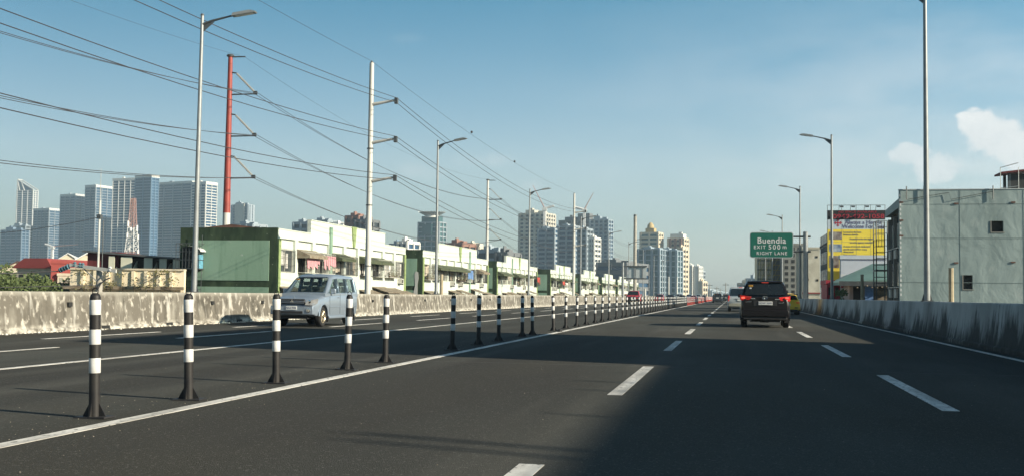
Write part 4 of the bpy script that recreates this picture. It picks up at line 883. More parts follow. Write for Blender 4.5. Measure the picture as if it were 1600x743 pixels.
# fire escape
p = AY(1378, 455, 66); t = thing('fire_escape', 'black steel fire escape cage in front of the billboard', 'fire escape', (p.x, 66, 0))
zt_ = AY(1378, 345, 66).z; b = MB(); w_ = .62
for x in (0, w_):
    for y in (0, 1.2): b.tube((x-.3, y, GZ), (x-.3, y, zt_), .035, .035, 5)
b.build('frame', 'darksteel', t); b = MB(); z = zt_
while z > 0: b.tube((-.3, 0, z), (w_-.3, 0, z), .022, .022, 4).tube((-.3, 1.2, z), (w_-.3, 1.2, z), .022, .022, 4); z -= .36
for x in (.12, .3, .48): b.tube((x-.3, 0, zt_-1.5), (x-.3, 0, zt_), .016, .016, 4)
b.build('rail', 'darksteel', t); MB().box(-.33, w_-.27, 0, 1.2, zt_-2.9, zt_-2.82).box(-.33, w_-.27, 0, 1.2, zt_-5.6, zt_-5.52).build('landing', 'darksteel', t)
# billboard
YB = 92.0; a, b_ = AY(1293, 328, YB), AY(1383, 329, YB); wB_, zT = b_.x-a.x, (a.z+b_.z)/2
def bz(y): return AY(1340, y, YB).z
def bx(x): return AY(x, 380, YB).x-a.x
t = thing('billboard', 'tall yellow billboard with a black and red phone number strip on top', 'billboard', (a.x, YB, 0))
MB().box(0, wB_, .06, .5, bz(401), zT).build('backing', 'darksteel', t)
MB().box(0, bx(1313), .06, .5, GZ, bz(401)-.003).build('backing', 'darksteel', t)
def sgn(name, m, x0, x1, y0, y1, d=0): return MB().box(bx(x0), bx(x1), -.03-d, .055-d*0, bz(y1), bz(y0)).build(name, m, t)
MB().box(0, wB_, -.02, .058, bz(343)+.004, zT).build('top_strip', 'signblack', t)
MB().box(0, wB_, -.02, .058, bz(358)+.004, bz(343)).build('headline_panel', 'paleblue', t)
MB().box(0, wB_, -.02, .058, bz(400), bz(358)).build('yellow_panel', 'yellow', t)
MB().box(0, bx(1313), -.02, .058, bz(443), bz(400)-.004).build('yellow_panel', 'yellow', t)
text('lettering', 'AD SPACE AVAILABLE', 'signred', t, (wB_*.52, -.03, bz(331)), .23, th=.006, sx=1.35, bold=.002)
text('lettering', '0949-492-1058', 'signred', t, (wB_*.54, -.03, bz(338.2)), .50, th=.006, sx=1.32, bold=.008)
text('lettering', "Always a Hero's", 'inkviolet', t, (wB_*.62, -.03, bz(347.3)), .44, th=.006, sx=.98, bold=.004); text('lettering', 'Welcome For You', 'inkviolet', t, (wB_*.62, -.03, bz(353.8)), .44, th=.006, sx=.98, bold=.004)
b = MB(); cx, cz = bx(1309.5), bz(348)
b.box(cx-.3, cx+.3, -.035, -.022, cz-.04, cz+.04).box(cx-.04, cx+.04, -.037, -.0225, cz-.3, cz+.3)
for s_ in (-1, 1): b.box(cx+s_*.2-.03, cx+s_*.2+.03, -.036, -.0224, cz-.13, cz+.13).box(cx-.12, cx+.12, -.036, -.0226, cz+s_*.2-.02, cz+s_*.2+.02)
b.build('emblem', 'signred', t)
for (l_, s_, y_) in (('Located in the best', .20, 362.5), ('business district', .20, 366.5), ('Founded to be the highest', .20, 373), ('security agency standard', .20, 378.5), ('A team of trained, dedicated', .20, 384.5), ('guards and staff for every', .20, 389), ('client need', .20, 393), ('Visit us today', .2, 398)):
    text('lettering', l_, 'inkviolet', t, (bx(1318)+(0 if y_ not in (373, 378.5) else .5), -.03, bz(y_)), s_, th=.005, align='LEFT', sx=.9)
for y0, y1, m in ((362, 374, 'photoa'), (381, 393, 'photob'), (399, 418, 'photoa')): MB().box(bx(1295.5), bx(1315.5 if y0 < 395 else 1311), -.032, -.021, bz(y1), bz(y0)).build('picture', m, t)
b = MB()
for q in (.25, .5, .75): b.box(wB_*q-.008, wB_*q+.008, -.026, -.0205, bz(400), bz(343))
b.box(0, wB_, -.026, -.0205, bz(378)-.008, bz(378)+.008).build('sheet_seam', 'greymat', t)
b = MB(); b.tube((0, 0, zT+.42), (wB_, 0, zT+.42), .02, .02, 5)
for q in range(5): b.tube((wB_*q/4, .1, zT), (wB_*q/4, 0, zT+.45), .02, .02, 5)
b.build('rail', 'darksteel', t)
for q in (.2, .4, .64, .84):
    l_ = MB().path([(wB_*q, .1, zT), (wB_*q, -.2, zT+.36), (wB_*q+.12, -.55, zT+.30)], .02, 5).build('lamp_arm', 'darksteel', t); MB().box(wB_*q+.02, wB_*q+.3, -.66, -.45, zT+.2, zT+.32).build('flood_lamp', 'darksteel', l_)
# red shop at the foot of the billboard
t, w, z = block('red_shop', 'small dark red shop front under the yellow billboard strip', 'shop', 1292, 1313, 443, 84, 5, 'signred', rows=1, cols=2, ybot=465)
# notice board red and white
a = AY(1313.5, 420, 82); z1_, z0_ = AY(1313, 428, 82).z, .2
t = thing('shop_sign', 'white upright board with red panel beside the hip roofed house', 'sign board', (a.x, 82, 0))
MB().box(0, .72, 0, .1, GZ, z1_).build('board', 'signwhite', t); MB().box(0.0, .70, -.02, -.003, AY(1313, 449, 82).z, AY(1313, 438, 82).z).build('red_panel', 'signred', t)
text('lettering', 'Power\nFood', 'signwhite', t, (.37, -.025, AY(1313, 443.5, 82).z), .18, th=.004)
# hip roofed house
YH = 78.0; a, b_ = AY(1327, 437, YH), AY(1386, 434, YH)
t = thing('hip_roof_house', 'small house with a teal hip roof and rubble stone wall', 'house', (a.x, YH, 0)); w = b_.x-a.x; zr = AY(1350, 419, YH+3).z; ze = a.z
MB().box(0, w*.33, 0, 6, GZ, ze-.1).build('wall', 'pinkwall', t); MB().box(w*.33, w+1.5, -.2, 6, GZ, AY(1360, 446, YH).z).build('stone_wall', 'stone', t); MB().box(w*.33, w+1.5, -.1, 6, AY(1360, 446, YH).z+.003, ze-.1).build('upper_wall', 'pinkwall', t)
E_ = .75
MB().add([(-E_, -E_-.3, ze-.35), (w+1.5+E_, -E_-.3, ze+.05), (w+1.5+E_, 7, ze+.05), (-E_, 7, ze-.3), (w*.75, 2.8, zr+.35), (w+1.5, 2.8, zr+.35), (-E_, -E_-.3, ze-.15), (w+1.5+E_, -E_-.3, ze+.25), (w+1.5+E_, 7, ze+.25), (-E_, 7, ze-.1)],
         [(3, 2, 1, 0), (0, 1, 7, 6), (1, 2, 8, 7), (2, 3, 9, 8), (3, 0, 6, 9), (6, 7, 5, 4), (7, 8, 5), (8, 9, 4, 5), (9, 6, 4)]).build('roof', 'roofteal', t)
MB().box(-E_-.02, w+1.5, -E_-.36, -E_-.31, ze-.4, ze-.08).build('fascia', 'darksteel', t)
wn = MB().box(w*.45, w*.95, -.14, -.101, AY(1360, 445, YH).z, AY(1360, 433, YH).z-.15).build('window', 'winglass', t); b = MB()
for q in range(5): b.box(w*(.45+.125*q)-.03, w*(.45+.125*q)+.03, -.18, -.141, AY(1360, 445, YH).z, AY(1360, 433, YH).z-.15)
b.build('frame', 'signback', wn)
MB().box(.25, .75, -.05, -.003, .6, AY(1330, 440, YH).z).build('door', 'dark', t)
MB().box(.95, 1.55, -.7, -.62, .7, AY(1345, 446, YH).z).build('hanging_cloth', 'bluecl', t)
b = MB()
for q in range(12): b.lathe([(0, -.06), (.07, 0), (0, .07)], (.4+q*.32, -E_-.4, ze-.42+rnd.uniform(-.1, .05)), 6)
b.build('string_lights', 'rust', t)
for x, yt_, Y_, lb in ((1486, 418, 46, 'tan concrete post in front of the teal building'), (1347, 428, 70, 'tan concrete post in front of the hip roofed house')):
    p = AY(x, yt_, Y_); tag(MB().tube((p.x, p.y, GZ), (p.x, p.y, p.z), .12, .10, 10).build('concrete_stub', 'concstub'), lb, 'post', 'short concrete posts')
p = AY(1311, 460, 74); tree('shrub', 'small round shrub beside the second right hand lamp', (p.x, 74, GZ), 8.2, .55, 900)
# grey windowed building left of billboard
a, b_ = AY(1293, 382, 100), AY(1294, 384, 100)
t = thing('grey_building', 'narrow grey windowed building left of the yellow billboard', 'building', (a.x, 100, 0)); zt_ = a.z
MB().box(0, .6, 0, 8, GZ, zt_).build('wall', 'darkwall', t); MB().box(-.06, .66, -.06, 8.1, zt_+.002, zt_+.2).build('roof', 'charcoal', t)
for r in range(4):
    for c_ in range(4): MB().box(-.04, .05, .6+1.9*c_, 1.9+1.9*c_, 1.0+1.6*r, 2.1+1.6*r).build('window', 'winglass', t)
block('sheet_building', 'pale low sheet walled building under the yellow billboard', 'building', 1314, 1386, 404, 90, 1.2, 'paleblue', ybot=440)
# beige building
YB2 = 160
t, w, z = block('beige_building', 'stained beige blank walled building right of the road sign pole', 'building', 1254, 1281, 389, YB2, 16, 'beige', ybot=460)
MB().box(-.05, w+.4, -.14, -.01, AY(1265, 458, YB2).z, AY(1265, 456, YB2).z).build('red_band', 'redroof', t)
for x, y in ((1276, 401), (1262, 436), (1257, 436), (1277, 437)):
    q = AY(x, y, YB2); MB().box(q.x-a.x*0-AY(1254, 389, YB2).x-.15, q.x-AY(1254, 389, YB2).x+.15, -.04, .02, q.z-.15, q.z+.15).build('vent_hole', 'dark', t)
t, w, z = block('concrete_frame_building', 'grey brown building with rows of slot windows behind the road sign', 'building', 1224, 1254, 384, 215, 18, 'greywall', rows=8, cols=3, ybot=460, par=.5)
# scaffolded building
YS = 230; a, b_ = AY(1184, 398, YS), AY(1223, 398, YS)
t = thing('scaffolded_building', 'unfinished pale building wrapped in yellow scaffolding under the road sign', 'building', (a.x, YS, 0)); w = b_.x-a.x; zt_ = a.z+1
t.rotation_euler.z = R(14); MB().box(0, w*.66, .5, 2.4, GZ, zt_).build('wall', 'peach', t); MB().box(w*.66, w, .5, 2.4, GZ, zt_-.01).build('dark_wall', 'greywall', t)
for q in range(5): MB().box(0, w, .3, .48, 1+q*1.9, 1.25+q*1.9).build('floor_edge', 'greywall', t)
b = MB(); b2 = MB()
for q in range(10):
    x = w*q/9; b.tube((x, -.2, GZ), (x, -.2, zt_), .04 if q % 3 else .11, None, 4)
for r in range(9):
    z = .5+r*1.05; b2.tube((0, -.3, z), (w, -.3, z), .05, .05, 4)
    for q in range(9):
        if (q+r) % 2: b2.tube((w*q/9, -.35, z), (w*(q+1)/9, -.35, z+1.05), .05, .05, 4)
b.build('scaffold_upright', 'darksteel', t); b2.build('scaffold_brace', 'yellowsteel', t)
# green road sign on a cantilever pole
YG = 101.0; p = AX(1251, 463, 6.55)
t = thing('road_sign', 'green exit road sign held out over the lane by a thick grey pole', 'road sign', (p.x, YG, 0))
zt_ = AY(1251, 363, YG).z
MB().tube((0, 0, -.5), (0, 0, zt_), .25, .22, 14).build('pole', 'steel', t); MB().lathe([(.24, zt_), (.18, zt_+.08), (0, zt_+.1)], n=14).build('cap', 'steel', t)
x0, x1 = AY(1171.5, 382, YG).x-p.x, AY(1239.5, 382, YG).x-p.x; z1_, z0_ = AY(1205, 362.5, YG).z, AY(1205, 402.5, YG).z
for z in (z1_-.40, z1_-1.75): MB().tube((.45, 0, z), (x0+1.2, -.02, z), .09, .07, 8).build('arm', 'darksteel', t)
def rrect(x0, x1, z0, z1, r, y0, y1):
    pts = []
    for cx, cz, a0 in ((x1-r, z1-r, 0), (x0+r, z1-r, 90), (x0+r, z0+r, 180), (x1-r, z0+r, 270)):
        for k in range(6): a_ = R(a0+18*k); pts.append((cx+r*math.cos(a_), cz+r*math.sin(a_)))
    return MB().prism(pts, y0, y1, 'y')
rrect(x0, x1, z0_, z1_, .22, -.16, -.11).build('sign_border', 'signback', t); sp = rrect(x0+.06, x1-.06, z0_+.06, z1_-.06, .18, -.17, -.161).build('sign_panel', 'signgreen', t)
cx = (x0+x1)/2; H_ = z1_-z0_
text('lettering', 'Buendia', 'signwhite', t, (cx, -.18, z0_+H_*.66), .76, th=.004, bold=.012, sx=.98, space=1.08)
text('lettering', 'EXIT', 'signwhite', t, (cx-1.05, -.18, z0_+H_*.405), .44, th=.004, bold=.006, space=1.25); text('lettering', '500', 'signwhite', t, (cx+.25, -.18, z0_+H_*.41), .60, th=.004, bold=.008, space=1.3); text('lettering', 'm', 'signwhite', t, (cx+1.15, -.18, z0_+H_*.42), .5, th=.004, bold=.006)
text('lettering', 'RIGHT LANE', 'signwhite', t, (cx+.02, -.18, z0_+H_*.17), .40, th=.004, bold=.006, space=1.25)
# off-screen buildings on the right whose shade falls on the road
t = thing('roadside_block', 'tall concrete block beside the road, just outside the right picture edge', 'building', (9.2, 15.4, 0))
MB().box(0, 6, 0, 10.4, GZ, 10.2).build('wall', 'greywall', t); MB().box(-.1, 6.1, -.1, 10.5, 10.202, 10.5).build('roof', 'greywall', t)
for r in range(4):
    for c_ in range(4): MB().box(-.05, .02, .8+2.5*c_, 2.2+2.5*c_, 1+2.5*r, 2.4+2.5*r).build('window', 'winglass', t)
t = thing('roadside_warehouse', 'long warehouse set back right of the road, outside the picture', 'warehouse', (22, -70, 0))
MB().box(0, 20, 0, 84, GZ, 10.1).build('wall', 'greywall', t); MB().box(-.1, 20.3, -.3, 84.3, 10.102, 10.42).build('roof', 'brownroof', t)
for yy, h_, r_ in ((71.55, 11.3, .05), (71.95, 11.35, .06), (74.2, 10.75, .04), (76.9, 10.8, .04), (78.2, 10.9, .04), (80.0, 10.75, .035)): MB().tube((.1, yy, 10.0), (.1, yy, h_), r_, r_, 6).build('roof_pipe', 'darksteel', t)
# ================================================================== VEHICLES
def lerp(a, b, t): return a+(b-a)*t
def interp(tab, y, k):
    for i_ in range(len(tab)-1):
        if tab[i_][0] <= y <= tab[i_+1][0]:
            t_ = (y-tab[i_][0])/(tab[i_+1][0]-tab[i_][0]+1e-9); return lerp(tab[i_][k], tab[i_+1][k], t_)
    return tab[0][k] if y < tab[0][0] else tab[-1][k]
def vehicle(name, label, loc, rz, S, group=None):
    t = thing(name, label, S.get('cat', 'car'), loc, rz, group)
    paint = S['paint']; lo = S['lower']     # (y, zbot, ztop, halfwidth)
    b = MB(); rings = []
    for (y, zb, zt, w) in lo:
        h = zt-zb; half = [(0, zb), (w-.16, zb), (w-.05, zb+.05*min(1, h)), (w-.015, zb+h*.25), (w, zb+h*.55), (w-.01, zt-.10*min(1, h)), (w-.045, zt-.02), (w-.14, zt+.012), (w*.5, zt+.035), (0, zt+.045)]
        rings.append([(x, y, z) for x, z in half]+[(-x, y, z) for x, z in reversed(half[1:-1])])
    n = len(rings[0])
    for r in rings: b.v += r
    for i_ in range(len(rings)-1):
        for k in range(n): b.f.append((i_*n+k, i_*n+(k+1) % n, (i_+1)*n+(k+1) % n, (i_+1)*n+k))
    b.f.append(tuple(range(n))); b.f.append(tuple(reversed(range((len(rings)-1)*n, len(rings)*n))))
    body = b.build('body', paint, t, 50)
    # wheel arches cut out
    r = S['wr']; cut = MB(); wmax = max(q[3] for q in lo)
    for ya in S['axles']:
        for s_ in (-1, 1): cut.lathe([(r+.07, s_*(wmax-.34)), (r+.07, s_*(wmax+.2))], (0, ya, r), 48, 'x')
    co = cut.build('cut', None, t)
    bo = body.modifiers.new('c', 'BOOLEAN'); bo.operation = 'DIFFERENCE'; bo.object = co; bo.solver = 'EXACT'
    dg = bpy.context.evaluated_depsgraph_get(); me = bpy.data.meshes.new_from_object(body.evaluated_get(dg)); body.modifiers.clear(); body.data = me
    bpy.data.objects.remove(co)
    bm = bmesh.new(); bm.from_mesh(me)
    for f in bm.faces: f.smooth = True
    for e in bm.edges: e.smooth = not (len(e.link_faces) != 2 or e.calc_face_angle(0) > R(38))
    bm.to_mesh(me); bm.free()
    if not me.materials: me.materials.append(M_[paint])
    # lips round the wheel arches
    for ya in S['axles']:
        for s_ in (-1, 1):
            b = MB(); wv = interp(lo, ya, 3); zb = interp(lo, ya, 1); pp = []
            for q in range(19):
                a_ = R(-8+196*q/18); z_ = r+(r+.085)*math.sin(a_)
                if z_ > zb: pp.append((s_*(wv-.012), ya+(r+.085)*math.cos(a_), z_))
            b.path(pp, .028, 6).build('wheel_arch', S.get('arch', paint), t)
    # dark underside / arch liners
    MB().box(-wmax+.36, wmax-.36, lo[0][0]+.2, lo[-1][0]-.2, lo[len(lo)//2][1]-.04, lo[len(lo)//2][1]+.3).build('underbody', 'plastic', t)
    # greenhouse
    up = S['upper']; belt = S['belt']; H = S['H']; wb, wr_ = S['wb'], S['wrf']   # up: (y, ztop)
    def xs(z): return lerp(wb, wr_, max(0, (z-belt))/(H-belt))
    b = MB(); rings = []
    for (y, zt) in up:
        zt = max(zt, belt+.012); w = xs(zt); h = zt-belt
        e_ = min(.12, h*.5)
        half = [(0, belt-.1), (wb, belt-.1), (wb, belt), (xs(zt-e_), zt-e_), (xs(zt)-.03, zt-e_*.35), (xs(zt)-.10, zt-e_*.08), (xs(zt)*.6, zt+.015), (0, zt+.025)]
        rings.append([(x, y, z) for x, z in half]+[(-x, y, z) for x, z in reversed(half[1:-1])])
    n = len(rings[0])
    for q in rings: b.v += q
    for i_ in range(len(rings)-1):
        for k in range(n): b.f.append((i_*n+k, i_*n+(k+1) % n, (i_+1)*n+(k+1) % n, (i_+1)*n+k))
    b.f.append(tuple(range(n))); b.f.append(tuple(reversed(range((len(rings)-1)*n, len(rings)*n))))
    cab = b.build('cabin', paint, t, 30)
    if S.get('open'):
        c1 = MB()
        for poly_ in S['side']: c1.prism(poly_, -1.3, 1.3, 'x')
        c2 = MB().prism([(-.66, belt+.055), (.66, belt+.055), (.58, H-.14), (.54, H-.105), (-.54, H-.105), (-.58, H-.14)], -2.6, 1.6, 'y')
        tmp = []
        for c_ in (c1, c2):
            co = c_.build('cut', None, t); tmp.append(co); q_ = cab.modifiers.new('c', 'BOOLEAN'); q_.operation = 'DIFFERENCE'; q_.object = co; q_.solver = 'EXACT'
        dg = bpy.context.evaluated_depsgraph_get(); me = bpy.data.meshes.new_from_object(cab.evaluated_get(dg)); cab.modifiers.clear(); cab.data = me
        for co in tmp: bpy.data.objects.remove(co)
        if not me.materials: me.materials.append(M_[paint])
        for y_, xx in ((.25, -.36), (.25, .36), (-.7, -.4), (-.7, 0), (-.7, .4), (-1.5, -.35), (-1.5, .35)):
            st = MB().box(xx-.2, xx+.2, y_-.16, y_-.06, belt-.05, belt+.27).build('seat', 'greymat', t); MB().box(xx-.11, xx+.11, y_-.15, y_-.07, belt+.29, belt+.43).build('headrest', 'greymat', st)
        MB().box(-.62, .62, .72, 1.0, belt, belt+.075).build('dashboard', 'plastic', t)
    # side windows
    for poly_ in S.get('side', []):
        for s_ in (-1, 1):
            b = MB(); vs = [(s_*(xs(z)+.010), y, z) for y, z in poly_]; vi = [(s_*(xs(z)-.02), y, z) for y, z in poly_]; n_ = len(vs)
            b.add(vs+vi, [tuple(range(n_)), tuple(reversed(range(n_, 2*n_)))]+[(i_, n_+i_, n_+(i_+1) % n_, (i_+1) % n_) for i_ in range(n_)]); b.build('side_window', S.get('sideglass', 'carglass'), t)
    # screens: (y0,z0,hw0),(y1,z1,hw1), side +1 front / -1 rear
    for nm, (y0, z0, w0), (y1, z1, w1), sg in S['screens']:
        d = Vector((0, y1-y0, z1-z0)).normalized(); nv = Vector((0, d.z*sg, -d.y*sg)) if True else None
        if nv.y*sg < 0: nv = -nv
        o = nv*.03; b = MB(); r_ = .05
        vs = [(-w0, y0, z0), (w0, y0, z0), (w1+.0, y1-(y1-y0)*.12, z1-(z1-z0)*.12), (w1-.06, y1, z1), (-w1+.06, y1, z1), (-w1, y1-(y1-y0)*.12, z1-(z1-z0)*.12)]
        vo = [Vector(v)+o for v in vs]; vi = [Vector(v)-o for v in vs]; n_ = 6
        b.add(vo+vi, [tuple(range(n_)), tuple(reversed(range(n_, 2*n_)))]+[(i_, n_+i_, n_+(i_+1) % n_, (i_+1) % n_) for i_ in range(n_)]); b.build(nm, S.get('glass', 'carglass'), t, 20)
    # wheels
    rim = S.get('rim', 'silvrim')
    for ya in S['axles']:
        for s_ in (-1, 1):
            w = MB().lathe([(r*.62, -.08), (r*.66, -.105), (r*.86, -.115), (r*.97, -.09), (r, -.05), (r, .05), (r*.97, .09), (r*.86, .115), (r*.66, .105), (r*.62, .08)], n=36, ax='x', cap=False).build('wheel', 'tyre', t, 25)
            w.location = (s_*(wmax-.135), ya, r)
            rb = MB().lathe([(0, .055), (r*.16, .06), (r*.18, .045), (r*.2, .03)], n=14, ax='x') if s_ > 0 else MB().lathe([(0, -.055), (r*.16, -.06), (r*.18, -.045), (r*.2, -.03)], n=14, ax='x')
            x_ = s_*.085
            rb.lathe([(r*.54, x_-s_*.05), (r*.56, x_), (r*.62, x_+s_*.02), (r*.65, x_+s_*.018), (r*.64, x_-s_*.02)], n=30, ax='x', cap=False)
            for q in range(6):
                a_ = PI/3*q; ca, sa = math.cos(a_), math.sin(a_)
                rb.tube((s_*.055, ca*r*.12, sa*r*.12), (s_*.085, ca*r*.57, sa*r*.57), r*.06, r*.085, 6)
            rb.build('rim', rim, w); MB().lathe([(r*.61, -.01), (r*.61, .01)], n=24, ax='x').build('hub', 'dark', w)
    for (nm, m, verts, th) in S.get('extra', []): MB().poly(verts, th).build(nm, m, t)
    for (nm, m, bx_) in S.get('boxes', []):
        o = MB().box(*bx_).build(nm, m, t); bv = o.modifiers.new('b', 'BEVEL'); bv.width = min(.025, min(abs(bx_[1]-bx_[0]), abs(bx_[3]-bx_[2]), abs(bx_[5]-bx_[4]))*.4); bv.segments = 2
    for (s_, m, loc_, size, rz_) in S.get('text', []): text('lettering', s_, m, t, loc_, size, rz=rz_, th=.001, bold=0)
    return t
# ---- black people carrier ahead, seen from behind (x right, y forward, rear at y=-2.36)
def tailcluster(s_): return [(s_*.50, -2.385, 1.14), (s_*.88, -2.34, 1.18), (s_*.915, -2.20, 1.20), (s_*.915, -2.20, 1.04), (s_*.89, -2.34, 1.02), (s_*.56, -2.385, 1.05)]
SUV = dict(paint='blackp', cat='car', wr=.335, axles=(-1.35, 1.4), H=1.76, belt=1.12, wb=.865, wrf=.69,
    lower=[(-2.37, .42, 1.08, .80), (-2.30, .34, 1.12, .875), (-1.9, .28, 1.12, .91), (-1.35, .26, 1.11, .915), (0, .25, 1.08, .915), (1.0, .26, 1.05, .91), (1.45, .27, 1.02, .90), (2.0, .30, .93, .86), (2.28, .36, .80, .78), (2.36, .42, .66, .66)],
    upper=[(-2.33, 1.14), (-2.14, 1.68), (-2.02, 1.745), (-1.2, 1.76), (-.2, 1.76), (.35, 1.68), (1.2, 1.14), (1.35, 1.10)],
    side=[[(-1.95, 1.17), (-1.25, 1.15), (-1.25, 1.58), (-1.85, 1.58)], [(-1.18, 1.15), (-.25, 1.13), (-.25, 1.60), (-1.18, 1.60)], [(-.18, 1.13), (.85, 1.12), (.3, 1.56), (-.18, 1.60)]],
    screens=[('rear_window', (-2.335, 1.22, .74), (-2.15, 1.66, .64), -1), ('windscreen', (1.15, 1.16, .76), (.38, 1.65, .62), 1)],
    boxes=[('rear_bumper', 'blackp', (-.86, .86, -2.44, -2.25, .42, .66)), ('bumper_lower', 'plastic', (-.80, .80, -2.40, -2.2, .30, .45)), ('number_plate', 'plate', (-.245, .265, -2.405, -2.385, .855, .985)), ('plate_recess', 'plastic', (-.42, .42, -2.386, -2.374, .82, 1.02)),
           ('high_brake_lamp', 'brake', (-.13, .13, -2.16, -2.10, 1.685, 1.715)), ('roof_spoiler', 'blackp', (-.64, .64, -2.24, -1.98, 1.695, 1.735)), ('rear_wiper', 'plastic', (-.30, .04, -2.36, -2.345, 1.245, 1.265)),
           ('sticker', 'amber', (-.60, -.44, -2.245, -2.225, 1.53, 1.60)), ('sticker', 'signwhite', (-.57, -.50, -2.27, -2.25, 1.45, 1.50)),
           ('name_badge', 'chrome', (-.72, -.50, -2.397, -2.385, .955, .975)), ('name_badge', 'chrome', (.50, .68, -2.397, -2.385, .925, .945)), ('garnish', 'chrome', (-.52, -.36, -2.392, -2.38, 1.07, 1.11)), ('garnish', 'chrome', (.36, .52, -2.392, -2.38, 1.05, 1.09)),
           ('door_mirror', 'blackp', (-1.03, -.89, .78, .9, 1.12, 1.26)), ('door_mirror', 'blackp', (.89, 1.03, .78, .9, 1.12, 1.26)), ('mud_flap', 'plastic', (-.9, -.7, -1.78, -1.76, .18, .4)), ('mud_flap', 'plastic', (.7, .9, -1.78, -1.76, .18, .4)),
           ('exhaust', 'steel', (-.6, -.5, -2.36, -2.0, .26, .33)), ('rear_axle', 'plastic', (-.7, .7, -1.40, -1.3, .30, .40)), ('tow_hook', 'plastic', (-.2, .15, -2.2, -2.1, .2, .32)), ('aerial', 'blackp', (-.02, .02, -1.9, -1.75, 1.76, 1.83))],
    text=[('NGW 5099', 'inkviolet', (.01, -2.407, .92), .105, 0)])
suv = vehicle('parked_car' if 0 else 'passenger_car', 'black people carrier with lit brake lamps driving ahead in the middle lane', (1.27, 43.9, 0), R(-1.0), SUV)
for s_ in (-1, 1):
    b = MB(); c_ = tailcluster(s_); b.poly(c_ if s_ > 0 else list(reversed(c_)), .03); tl = b.build('tail_lamp', 'taill', suv)
    MB().box(*(sorted((s_*.74, s_*.86))), -2.40, -2.36, 1.085, 1.15).build('brake_lamp', 'brake', tl)
b = MB()
for (rx, rz_, cz) in ((.095, .06, 1.125), (.035, .058, 1.125), (.07, .028, 1.15)):
    b.path([(rx*math.cos(a_), -2.40, cz+rz_*math.sin(a_)) for a_ in [R(24*q) for q in range(16)]], .008, 5)
b.build('emblem', 'chrome', suv)
# ---- pale silver van left of it
VAN = dict(paint='whitep', cat='van', wr=.34, axles=(-1.55, 1.65), H=1.93, belt=1.05, wb=.93, wrf=.78,
    lower=[(-2.56, .45, 1.02, .86), (-2.50, .34, 1.05, .93), (-1.6, .26, 1.05, .96), (0, .25, 1.05, .96), (1.6, .27, 1.03, .95), (2.2, .32, .95, .90), (2.50, .40, .78, .80), (2.56, .45, .66, .7)],
    upper=[(-2.52, 1.1), (-2.40, 1.82), (-2.28, 1.91), (-1, 1.93), (.4, 1.93), (.95, 1.86), (1.9, 1.08), (2.05, 1.04)],
    side=[[(-2.3, 1.15), (-1.0, 1.15), (-1.0, 1.7), (-2.25, 1.7)], [(-.9, 1.15), (.3, 1.15), (.3, 1.7), (-.9, 1.7)], [(.4, 1.12), (1.5, 1.1), (.95, 1.66), (.4, 1.7)]],
    screens=[('rear_window', (-2.51, 1.24, .80), (-2.42, 1.78, .74), -1), ('windscreen', (1.85, 1.12, .82), (.98, 1.83, .7), 1)],
    boxes=[('rear_bumper', 'greymat', (-.93, .93, -2.64, -2.42, .40, .64)), ('tail_lamp', 'taill', (-.95, -.82, -2.56, -2.40, .80, 1.24)), ('tail_lamp', 'taill', (.82, .95, -2.56, -2.40, .80, 1.24)), ('number_plate', 'plate', (-.24, .24, -2.60, -2.57, .82, .95)), ('plate_garnish', 'chrome', (-.4, .4, -2.60, -2.57, .97, 1.0)), ('high_brake_lamp', 'taill', (-.15, .15, -2.42, -2.36, 1.86, 1.90))], text=[])
vehicle('van', 'pale silver van seen from behind, left of the black people carrier', (.66, 88.6, 0), R(.5), VAN)
# ---- yellow hatchback
HATCH = dict(paint='yellowp', cat='car', wr=.32, axles=(-1.25, 1.3), H=1.42, belt=.92, wb=.82, wrf=.60,
    lower=[(-2.10, .40, .86, .74), (-2.02, .30, .92, .84), (-1.3, .22, .94, .88), (0, .2, .91, .88), (1.2, .22, .86, .87), (1.8, .27, .76, .80), (2.08, .36, .62, .66)],
    upper=[(-2.02, .95), (-1.75, 1.30), (-1.5, 1.39), (-.6, 1.42), (.1, 1.38), (1.0, .92), (1.1, .88)],
    side=[[(-1.65, 1.02), (-.65, .98), (-.65, 1.28), (-1.4, 1.28)], [(-.58, .98), (.62, .94), (.1, 1.25), (-.58, 1.28)]],
    screens=[('rear_window', (-1.99, 1.0, .70), (-1.76, 1.28, .58), -1), ('windscreen', (.95, .94, .72), (.15, 1.34, .56), 1)],
    boxes=[('rear_bumper', 'yellowp', (-.84, .84, -2.17, -2.0, .36, .60)), ('diffuser', 'plastic', (-.70, .70, -2.14, -1.95, .20, .35)), ('tail_lamp', 'taill', (-.82, -.62, -2.12, -1.9, .78, .83)), ('tail_lamp', 'taill', (.60, .83, -2.12, -1.9, .78, .83)), ('spoiler', 'plastic', (-.72, .72, -2.14, -1.82, 1.32, 1.37)), ('number_plate', 'plate', (-.24, .24, -2.13, -2.10, .62, .74)), ('side_vent', 'plastic', (.50, .72, -2.19, -2.1, .44, .50))], text=[])
vehicle('sports_car', 'bright yellow low car half hidden behind the black people carrier', (3.62, 76.6, 0), 0, HATCH)
